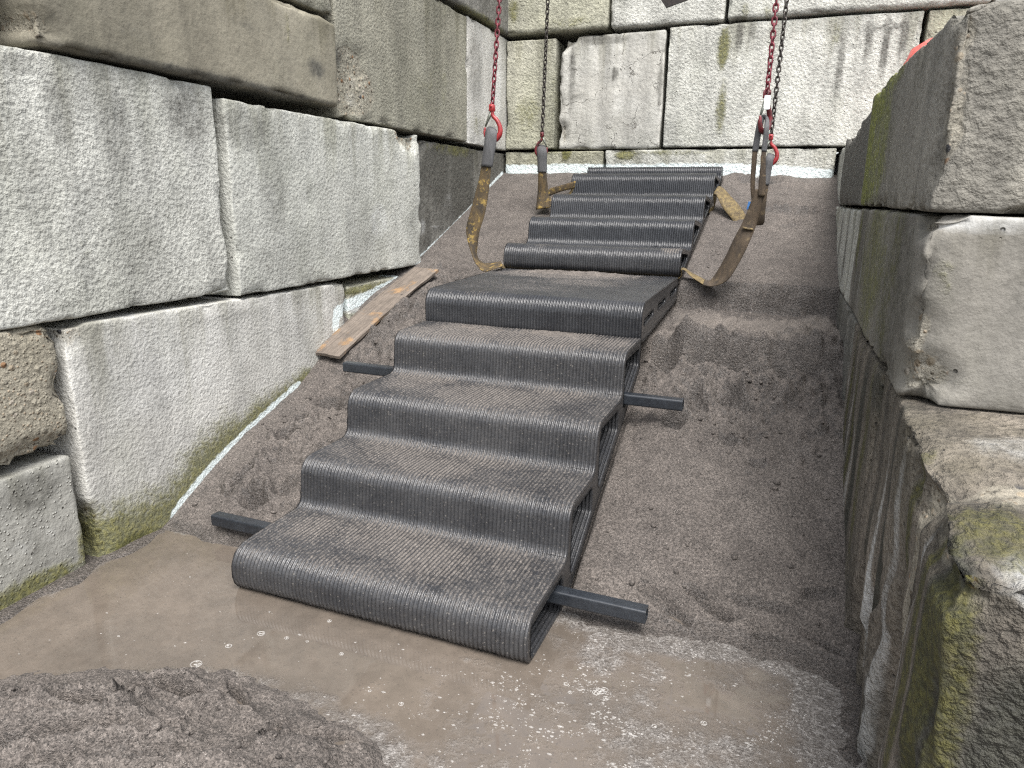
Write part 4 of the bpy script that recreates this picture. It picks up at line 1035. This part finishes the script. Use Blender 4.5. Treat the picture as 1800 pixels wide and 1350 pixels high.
# ------------------------------------------------------------------ plank
def plank():
    c1, c2, c3, c4 = PLK
    cen = (c1 + c2 + c3 + c4) / 4
    ax = (c3 + c4 - c1 - c2) / 2; L = np.linalg.norm(ax); ax /= L
    wv = (c1 + c4 - c2 - c3) / 2; wv -= ax * (wv @ ax); wd = np.linalg.norm(wv); wv /= wd
    nv = np.cross(ax, wv); nv = nv if nv[2] > 0 else -nv
    n, m = 60, 9; T = .022
    V = []; F = []
    for side in (0, 1):
        for i in range(n + 1):
            for j in range(m + 1):
                x = (i / n - .5) * L; y = (j / m - .5) * wd
                e = .006 * fbm([[x * 9, side * 3 + (j > m / 2) * 5]], 3, 3)[0] if j in (0, m) else 0
                if i in (0, n): x += .006 * fbm([[y * 30, i]], 2, 5)[0]
                lip = .004 if j in (0, m) or i in (0, n) else 0
                warp = .010 * math.sin(i / n * 3.0) + .0015 * fbm([[x * 8, y * 40]], 3, 6)[0]
                z = (T / 2 - lip) * (1 if side else -1) + warp - .01
                V.append(ax * x + wv * (y + e) + nv * z)
    K = (n + 1) * (m + 1); ix = lambda s, i, j: s * K + i * (m + 1) + j
    for i in range(n):
        for j in range(m):
            F.append((ix(1, i, j), ix(1, i + 1, j), ix(1, i + 1, j + 1), ix(1, i, j + 1))); F.append((ix(0, i, j), ix(0, i, j + 1), ix(0, i + 1, j + 1), ix(0, i + 1, j)))
    for i in range(n):
        for j in (0, m): F.append((ix(0, i, j), ix(0, i + 1, j), ix(1, i + 1, j), ix(1, i, j)))
    for j in range(m):
        for i in (0, n): F.append((ix(0, i, j), ix(0, i, j + 1), ix(1, i, j + 1), ix(1, i, j)))
    # object frame: x runs along the plank so that the grain follows it
    Rm = np.stack([ax, wv, nv], -1); V = np.array(V) @ Rm
    me = mesh_np('plank', V, F, MAT['wood'], False); fix_normals(me)
    o = link('plank', me); m4 = np.eye(4); m4[:3, :3] = Rm; m4[:3, 3] = cen; o.matrix_world = Matrix(m4.tolist())
    tag(o, 'weathered brown plank lying on the sand by the left wall', 'plank')
plank()

# ------------------------------------------------------------------ chains with hooks
def link_mesh(mat):
    pitch, wd, rc = .0260, .0088, .0092
    hs_ = (pitch + wd) / 2 - rc
    pts = []
    for k in range(5): an = math.pi * k / 4; pts.append((rc * math.cos(an), 0, hs_ + rc * math.sin(an)))
    for k in range(5): an = math.pi + math.pi * k / 4; pts.append((rc * math.cos(an), 0, -hs_ + rc * math.sin(an)))
    b = MB(); b.tube(pts, wd / 2, 6, True)
    me = bpy.data.meshes.new('link'); me.from_pydata(b.v, [], b.f); me.update(); me.polygons.foreach_set('use_smooth', np.full(len(me.polygons), True)); me.materials.append(mat)
    fix_normals(me); return me
LINK = {'redchain': link_mesh(MAT['redchain']), 'darkchain': link_mesh(MAT['darkchain'])}
def crspline(pts, per=6):
    pts = [np.array(p, float) for p in pts]; out = []
    P = [2 * pts[0] - pts[1]] + pts + [2 * pts[-1] - pts[-2]]
    for i in range(1, len(P) - 2):
        for q in range(per):
            t = q / per
            out.append(.5 * (2 * P[i] + (P[i + 1] - P[i - 1]) * t + (2 * P[i - 1] - 5 * P[i] + 4 * P[i + 1] - P[i + 2]) * t * t + (3 * P[i] - P[i - 1] - 3 * P[i + 1] + P[i + 2]) * t ** 3))
    out.append(pts[-1]); return np.array(out)
def chain(label, bottom, top, chainmat, hookmat, face, scale, ztop=2.62, twist=0.0, plate=False):
    """bottom: where the chain meets its hook; face: angle the hook's plane is turned about the vertical"""
    b = np.array(bottom); t = np.array(top); d = (t - b) / np.linalg.norm(t - b)
    root = thing('lifting_chain', label, 'chain', tuple(b), 'chains of the four leg lifting sling')
    n = int((ztop - b[2]) / d[2] / .026)
    q = Vector(d).to_track_quat('Z', 'X')
    me = LINK[chainmat]
    for k in range(n):
        o = bpy.data.objects.new('link', me); COL.objects.link(o); o.parent = root
        o.location = Vector(d * (.026 * (k + .5)))
        o.rotation_mode = 'QUATERNION'
        from mathutils import Quaternion
        o.rotation_quaternion = q @ Quaternion((0, 0, 1), (math.pi / 2 if k % 2 else 0) + .5 + twist * k + random.uniform(-.12, .12))
    # hook
    s = scale
    pts = [(0, 0, .004), (.004, 0, -.030), (.027, 0, -.054), (.044, 0, -.090), (.040, 0, -.124), (.012, 0, -.150), (-.020, 0, -.144), (-.037, 0, -.116), (-.039, 0, -.086)]
    pth = crspline([np.array(p) * s for p in pts], 5)
    u = np.linspace(0, 1, len(pth)); rad = s * np.interp(u, [0, .15, .5, .7, .9, 1], [.009, .0095, .0135, .0125, .009, .005])
    h = MB(); h.tube(pth, rad, 10)
    ca, sa = math.cos(face), math.sin(face); Rz = np.array([[ca, -sa, 0], [sa, ca, 0], [0, 0, 1]])
    for sx in (-1, 1):                                 # clevis lobes
        h.box((0, sx * .010 * s, .006 * s), .026 * s, .007 * s, .034 * s, None, .003 * s)
    h.tube([np.array((0, -.017, .012)) * s, np.array((0, .017, .012)) * s], .006 * s, 8)
    h.v = [tuple(Rz @ np.array(p)) for p in h.v]
    ho = h.build('hook', MAT[hookmat], root); fix_normals(ho.data)
    l = MB()
    a_, b_ = np.array((-.004, 0, -.012)) * s, np.array((-.037, 0, -.082)) * s
    l.tube([a_, a_ * .6 + b_ * .4, b_], [.0085 * s, .0075 * s, .0045 * s], 8); l.v = [tuple(Rz @ np.array(p)) for p in l.v]
    lo = l.build('latch', MAT['latch'], ho); fix_normals(lo.data)
    if plate:
        p = MB(); p.box((0.004, -.026 * s, -.032 * s), 0.026 * s, .004, .058 * s, None, .0015); p.v = [tuple(x) for x in p.v]
        po = p.build('tag_plate', MAT['plate'], ho)
    return root
chain('red chain with a bright red hook, in front of the left wall', at(865, 192, 3.5), at(878, 0, 3.52), 'redchain', 'hook', 0.0, 1.0, twist=.05)
chain('dark chain with a red hook, against the greenish rear block', at(953, 238, 4.5), at(963, 0, 4.5), 'darkchain', 'hookdark', math.pi, .86, twist=.03)
chain('reddish chain with a white tag on its hook, at the right', at(1348, 168, 3.5), at(1365, 0, 3.5), 'redchain', 'hookdark', math.radians(62), 1.0, twist=.09, plate=True)
chain('dark chain with a red hook hanging just behind the tagged one', at(1355, 243, 4.3), at(1383, 0, 4.3), 'darkchain', 'hook', 0.0, .92, twist=.09)

# ------------------------------------------------------------------ webbing slings
def ribbon(edges, thick=.006, per=7, seed=0):
    E1 = crspline([e[0] for e in edges], per); E2 = crspline([e[1] for e in edges], per)
    n = len(E1); m = 4
    V = []; F = []
    mid = (E1 + E2) / 2
    tan = np.gradient(mid, axis=0); tan /= np.linalg.norm(tan, axis=1, keepdims=True) + 1e-9
    w = E2 - E1; nn = np.cross(tan, w); nn /= np.linalg.norm(nn, axis=1, keepdims=True) + 1e-9
    for i in range(1, n):
        if nn[i] @ nn[i - 1] < 0: nn[i] = -nn[i]
    rip = .0012 * fbm(np.stack([np.arange(n) * .35, np.zeros(n)], -1), 3, seed)
    for i in range(n):
        ring = []
        for j in range(m + 1):
            t = j / m; bul = thick / 2 * (1.0 if 0 < j < m else .55)
            p = E1[i] * (1 - t) + E2[i] * t
            ring.append(p + nn[i] * (bul + rip[i] * math.sin(t * 6)))
        for j in range(m, -1, -1):
            t = j / m; bul = thick / 2 * (1.0 if 0 < j < m else .55)
            ring.append(E1[i] * (1 - t) + E2[i] * t - nn[i] * (bul - rip[i] * math.sin(t * 6)))
        V += ring
    k = 2 * (m + 1)
    for i in range(n - 1):
        for j in range(k): F.append((i * k + j, i * k + (j + 1) % k, (i + 1) * k + (j + 1) % k, (i + 1) * k + j))
    F.append(tuple(range(k))[::-1]); F.append(tuple((n - 1) * k + j for j in range(k)))
    return np.array(V), F
def rib_obj(name, edges, mat, root, thick=.006, seed=0):
    V, F = ribbon(edges, thick, 7, seed)
    me = mesh_np(name, V - np.array(root.location), F, MAT[mat], True); fix_normals(me)
    return link(name, me, root)
def ed(u1, v1, u2, v2, Y1, Y2=None): return (at(u1, v1, Y1), at(u2, v2, Y2 or Y1))
# front sling
root = thing('webbing_sling', 'worn yellow brown webbing sling looped under the foot of the upper flight', 'sling', tuple(at(850, 470, 3.45)), 'webbing slings under the upper flight')
rib_obj('sleeve', [ed(858, 224, 872, 229, 3.525), ed(854, 230, 874, 234, 3.495), ed(851, 256, 871, 258, 3.485), ed(846, 292, 865, 294, 3.485)], 'sleeve', root, .018, 1)
rib_obj('webbing', [ed(848, 282, 864, 283, 3.49), ed(842, 315, 861, 318, 3.485), ed(834, 345, 857, 350, 3.48), ed(827, 372, 851, 380, 3.47), ed(820, 398, 843, 406, 3.46), ed(821, 420, 840, 428, 3.44, 3.46), ed(829, 445, 838, 446, 3.42, 3.46),
                     ed(836, 462, 842, 456, 3.40, 3.47), ed(850, 477, 852, 463, 3.39, 3.49), ed(868, 473, 864, 462, 3.40, 3.50), ed(884, 468, 880, 460, 3.42, 3.52)], 'strap', root, .008, 2)
rib_obj('webbing', [ed(880, 470, 878, 461, 3.425, 3.52), (SP(3.53, .752, SW - .05), SP(3.60, .752, SW - .05)), (SP(3.53, .750, SW / 2), SP(3.60, .750, SW / 2)), (SP(3.53, .752, .04), SP(3.60, .752, .04)), (at(1199, 474, 3.50), at(1199, 471, 3.56)), (at(1216, 487, 3.47), at(1218, 481, 3.55)), (at(1236, 500, 3.44), at(1240, 492, 3.52))], 'strap_clean', root, .006, 3)
rib_obj('webbing', [ed(1238, 493, 1236, 501, 3.50, 3.43), ed(1250, 492, 1254, 503, 3.50, 3.42), ed(1262, 475, 1279, 492, 3.48, 3.42), ed(1277, 448, 1300, 460, 3.47, 3.43), ed(1291, 418, 1316, 428, 3.47, 3.44), ed(1306, 389, 1329, 397, 3.47), ed(1318, 360, 1338, 364, 3.47), ed(1328, 332, 1347, 336, 3.47)], 'strap_brown', root, .008, 4)
rib_obj('webbing', [ed(1321, 352, 1329, 354, 3.50), ed(1319, 325, 1327, 326, 3.50), ed(1321, 285, 1330, 286, 3.50), ed(1323, 262, 1332, 263, 3.50)], 'strap_brown', root, .012, 5)
rib_obj('webbing', [ed(1332, 345, 1345, 345, 3.465), ed(1334, 315, 1346, 315, 3.465), ed(1337, 285, 1346, 285, 3.465), ed(1339, 262, 1347, 262, 3.465)], 'strap_brown', root, .012, 6)
rib_obj('sleeve', [ed(1322, 266, 1333, 267, 3.50), ed(1326, 240, 1337, 241, 3.50), ed(1331, 215, 1342, 217, 3.50), ed(1338, 203, 1346, 207, 3.51), ed(1345, 206, 1351, 212, 3.49), ed(1343, 225, 1352, 226, 3.465), ed(1341, 245, 1350, 246, 3.465), ed(1338, 266, 1348, 267, 3.465)], 'sleeve', root, .014, 7)
rib_obj('label_tag', [ed(1312, 368, 1318, 370, 3.505), ed(1314, 360, 1320, 361, 3.505), ed(1316, 354, 1321, 355, 3.505)], 'bluetag', root, .003, 8)
rib_obj('stitched_band', [ed(1305, 398, 1307, 402, 3.455), ed(1314, 400, 1315, 404, 3.455), ed(1323, 401, 1324, 405, 3.455)], 'strap_clean', root, .012, 9)
# rear sling
root = thing('webbing_sling', 'worn webbing sling looped under the upper steps nearer the rear wall', 'sling', tuple(at(955, 360, 4.4)), 'webbing slings under the upper flight')
rib_obj('sleeve', [ed(947, 256, 958, 257, 4.52), ed(944, 264, 961, 265, 4.48), ed(945, 285, 961, 285, 4.48), ed(945, 303, 961, 303, 4.48)], 'sleeve', root, .018, 11)
rib_obj('webbing', [ed(946, 298, 960, 298, 4.48), ed(946, 318, 962, 318, 4.475), ed(945, 340, 964, 341, 4.47), ed(943, 358, 966, 358, 4.45), ed(942, 368, 967, 364, 4.44), ed(946, 364, 968, 358, 4.48), ed(955, 350, 968, 346, 4.53), ed(966, 332, 966, 345, 4.56), ed(985, 326, 983, 338, 4.57), ed(1012, 318, 1010, 331, 4.58)], 'strap', root, .008, 12)
rib_obj('webbing', [ed(1010, 318, 1009, 331, 4.58), (SP(4.62, 1.072, SW - .02), SP(4.55, 1.048, SW - .02)), (SP(4.62, 1.072, SW / 2), SP(4.55, 1.048, SW / 2)), (SP(4.64, 1.078, .02), SP(4.57, 1.052, .02)), ed(1262, 328, 1255, 341, 4.60, 4.52), ed(1286, 347, 1270, 364, 4.55, 4.47), ed(1300, 362, 1284, 382, 4.48, 4.42), ed(1313, 381, 1299, 400, 4.42, 4.38), ed(1322, 392, 1314, 405, 4.38, 4.35)], 'strap_clean', root, .007, 13)
rib_obj('webbing', [ed(1316, 404, 1324, 392, 4.36, 4.39), ed(1324, 402, 1334, 398, 4.33, 4.36), ed(1326, 390, 1343, 392, 4.31), ed(1328, 370, 1345, 374, 4.29), ed(1335, 345, 1348, 347, 4.28), ed(1341, 318, 1352, 320, 4.28)], 'strap_brown', root, .009, 14)
rib_obj('sleeve', [ed(1340, 324, 1352, 326, 4.28), ed(1343, 300, 1356, 302, 4.28), ed(1346, 278, 1360, 280, 4.28), ed(1350, 270, 1361, 274, 4.31)], 'sleeve', root, .016, 15)

# ------------------------------------------------------------------ steel lifting beam (its lowest lug shows at the top of the view)
root = thing('lifting_beam', 'dark steel lug of the lifting beam poking in at the top edge', 'lifting gear', (-.6, 4.0, 2.6))
o3 = np.array(root.location)
b = MB()
for Y in (3.5, 4.4): b.box(np.array((-.7, Y, 2.66)) - o3, 1.55, .07, .09, None, .008)
b.box(np.array((-.6, 3.95, 2.66)) - o3, .10, 1.0, .10, None, .008)
b.build('frame', MAT['steel'], root, False)
pp = [at(1160, -14, 4.0), at(1163, 2, 4.0), at(1171, 14, 4.0), at(1209, 0, 4.0), at(1222, -6, 4.0)]
z2 = 2.62
outl = [(-.72, z2)] + [(p[0], p[2]) for p in pp] + [(-.38, z2)]
V = [(x - o3[0], y, z - o3[2]) for y in (-.008, .008) for x, z in outl]; n = len(outl)
F = [tuple(range(n)), tuple(range(n, 2 * n))[::-1]] + [(i, (i + 1) % n, n + (i + 1) % n, n + i) for i in range(n)]
me = mesh_np('lug_plate', V, F, MAT['steel'], False); fix_normals(me); link('lug_plate', me, root)

# ------------------------------------------------------------------ red plastic object on top of the right wall
root = thing('plastic_tub', 'faded red plastic tub showing a sliver above the mossy right wall', 'tub', (.845, 4.75, 1.466))
prof = [(.0, .0), (.15, .0), (.165, .02), (.19, .37), (.205, .39), (.205, .42), (.195, .435), (.175, .495), (.10, .54), (.0, .55)]
n = 28; V = []; F = []
for r_, z_ in prof:
    for k in range(n): V.append((r_ * math.cos(2 * math.pi * k / n), r_ * math.sin(2 * math.pi * k / n), z_))
for i in range(len(prof) - 1):
    for k in range(n): F.append((i * n + k, i * n + (k + 1) % n, (i + 1) * n + (k + 1) % n, (i + 1) * n + k))
split = 6 * n
me = mesh_np('body', V, [f for f in F if max(f) < split + n], MAT['redplastic']); fix_normals(me); link('body', me, root)
Vl = [(x * 1.0, y, z) for x, y, z in V[split:]]
me = mesh_np('lid', Vl, [tuple(i - split for i in f) for f in F if min(f) >= split], MAT['redplastic']); fix_normals(me); link('lid', me, root)

# ------------------------------------------------------------------ foam on the puddle, loose clods on the sand
def gz(x, y): return bumps(np.array([x]), np.array([y]), ground(np.array([x]), np.array([y])), FEATS)[0]
def foam():
    N = 150000
    x = RNG.uniform(-1.7, .3, N); y = RNG.uniform(.75, 1.72, N); q = np.stack([x, y], -1)
    rid = 1 - np.abs(fbm(q * 7, 4, 71)) * 3.2
    dens = sstep(-.95, -.1, x) * (.04 + .9 * sstep(.55, .95, rid) * sstep(-.05, .3, fbm(q * 2.2, 2, 73) + .15)) * (1 - sstep(1.30, 1.60, y) * .7)
    dens = dens + .006 + .05 * sstep(-.75, -.55, x) * (1 - sstep(-.4, -.25, x)) * (1 - sstep(1.0, 1.25, y))
    keep = RNG.random(N) < dens * .5
    gzv = bumps(x, y, ground(x, y), FEATS)
    s_, w_ = to_sw(x, y)
    keep &= (gzv < -.001) & ~((w_ > -.01) & (w_ < SW + .01) & (s_ > 1.42))
    x, y = x[keep], y[keep]
    V = []; F = []
    for a, b_ in zip(x, y):
        r = .0006 + .0026 * RNG.random() ** 4
        base = len(V); nn = 6; e = RNG.uniform(.5, 2.2)
        for (rr, zz) in ((1.0, 0.0), (.72, .42)):
            for k in range(nn):
                an = 2 * math.pi * k / nn; V.append((a + r * rr * math.cos(an) * e, b_ + r * rr * math.sin(an), .0004 + r * zz))
        V.append((a, b_, .0004 + r * .6))
        for k in range(nn):
            k2 = (k + 1) % nn
            F.append((base + k, base + k2, base + nn + k2, base + nn + k)); F.append((base + nn + k, base + nn + k2, base + 2 * nn))
    # a few larger bubbles as rings
    for (u, v, r) in ((459, 1114, .010), (345, 1168, .014), (402, 1136, .008), (504, 1122, .006), (579, 1092, .006), (1055, 1216, .010), (1048, 1218, .009), (1063, 1213, .008), (995, 1203, .006), (1002, 1218, .005), (1065, 1228, .007), (1150, 1277, .006), (600, 1150, .006), (540, 1128, .004), (705, 1238, .006), (1237, 1272, .007), (650, 1215, .004)):
        c = on(u, v, 2, 0.0); mb = MB()
        mb.tube([(c[0] + r * math.cos(k * math.pi / 6), c[1] + r * .9 * math.sin(k * math.pi / 6), .001) for k in range(12)], r * .13, 5, True)
        for k in range(5):
            an = RNG.uniform(0, 6.28); rr = r * RNG.uniform(.1, .9)
            mb.box((c[0] + rr * math.cos(an), c[1] + rr * math.sin(an), .001), r * .5, r * .4, r * .25, None, r * .1)
        base = len(V); V += mb.v; F += [tuple(i + base for i in f) for f in mb.f]
    o = link('foam_bubbles', mesh_np('foam_bubbles', V, F, MAT['foam'])); tag(o, 'white bubbles and froth floating on the muddy puddle', 'foam', kind='stuff')
foam()
def clods():
    V, F = [], []
    base_ico = None
    import bmesh
    bm = bmesh.new(); bmesh.ops.create_icosphere(bm, subdivisions=1, radius=1); iv = np.array([v.co[:] for v in bm.verts]); iff = [tuple(v.index for v in f.verts) for f in bm.faces]; bm.free()
    zones = [(-.42, .27, 2.35, 2.95, 420, .8), (-1.88, -1.42, 1.8, 3.6, 420, .8), (-1.85, -.55, .62, 1.2, 1500, .55), (-.42, .27, 1.8, 2.35, 150, .7), (-.42, .3, 3.5, 5.0, 60, .7)]
    pts = []
    for (x0, x1, y0, y1, n, sc) in zones:
        x = RNG.uniform(x0, x1, n); y = RNG.uniform(y0, y1, n)
        cl = fbm(np.stack([x, y], -1) * 6, 3, 81)
        ok = cl > RNG.uniform(-.5, .35, n); pts += [(a, b, sc) for a, b in zip(x[ok], y[ok])]
    xs = np.array([p[0] for p in pts]); ysv = np.array([p[1] for p in pts])
    zz = bumps(xs, ysv, ground(xs, ysv), FEATS)
    for (a, b_, sc), z in zip(pts, zz):
        if a < -.55 and b_ < 1.2 and b_ > np.interp(a, PILE[:, 0], PILE[:, 1]) - .08: continue
        dq = np.array([a, b_, z]) - pc
        if abs(dq @ pax) < pL / 2 + .03 and abs(dq @ pwv) < pW / 2 + .03: continue
        r = sc * (.0035 + .013 * RNG.random() ** 3.5)
        q = iv * (1 + .35 * fbm(iv * 1.7 + a * 50, 2, 5)[:, None]) * r * np.array([RNG.uniform(.8, 1.4), RNG.uniform(.8, 1.3), RNG.uniform(.55, .9)])
        base = len(V); V += [tuple(p) for p in q + np.array([a, b_, z + r * .08])]; F += [tuple(i + base for i in f) for f in iff]
    V = np.array(V); n = len(V)
    o = link('sand_clods', mesh_np('sand_clods', V, F, MAT['sand'], True, {'wet': np.zeros(n), 'dry': np.full(n, .2)})); tag(o, 'loose crumbs and clods scattered over the disturbed sand', 'sand', kind='stuff')
clods()
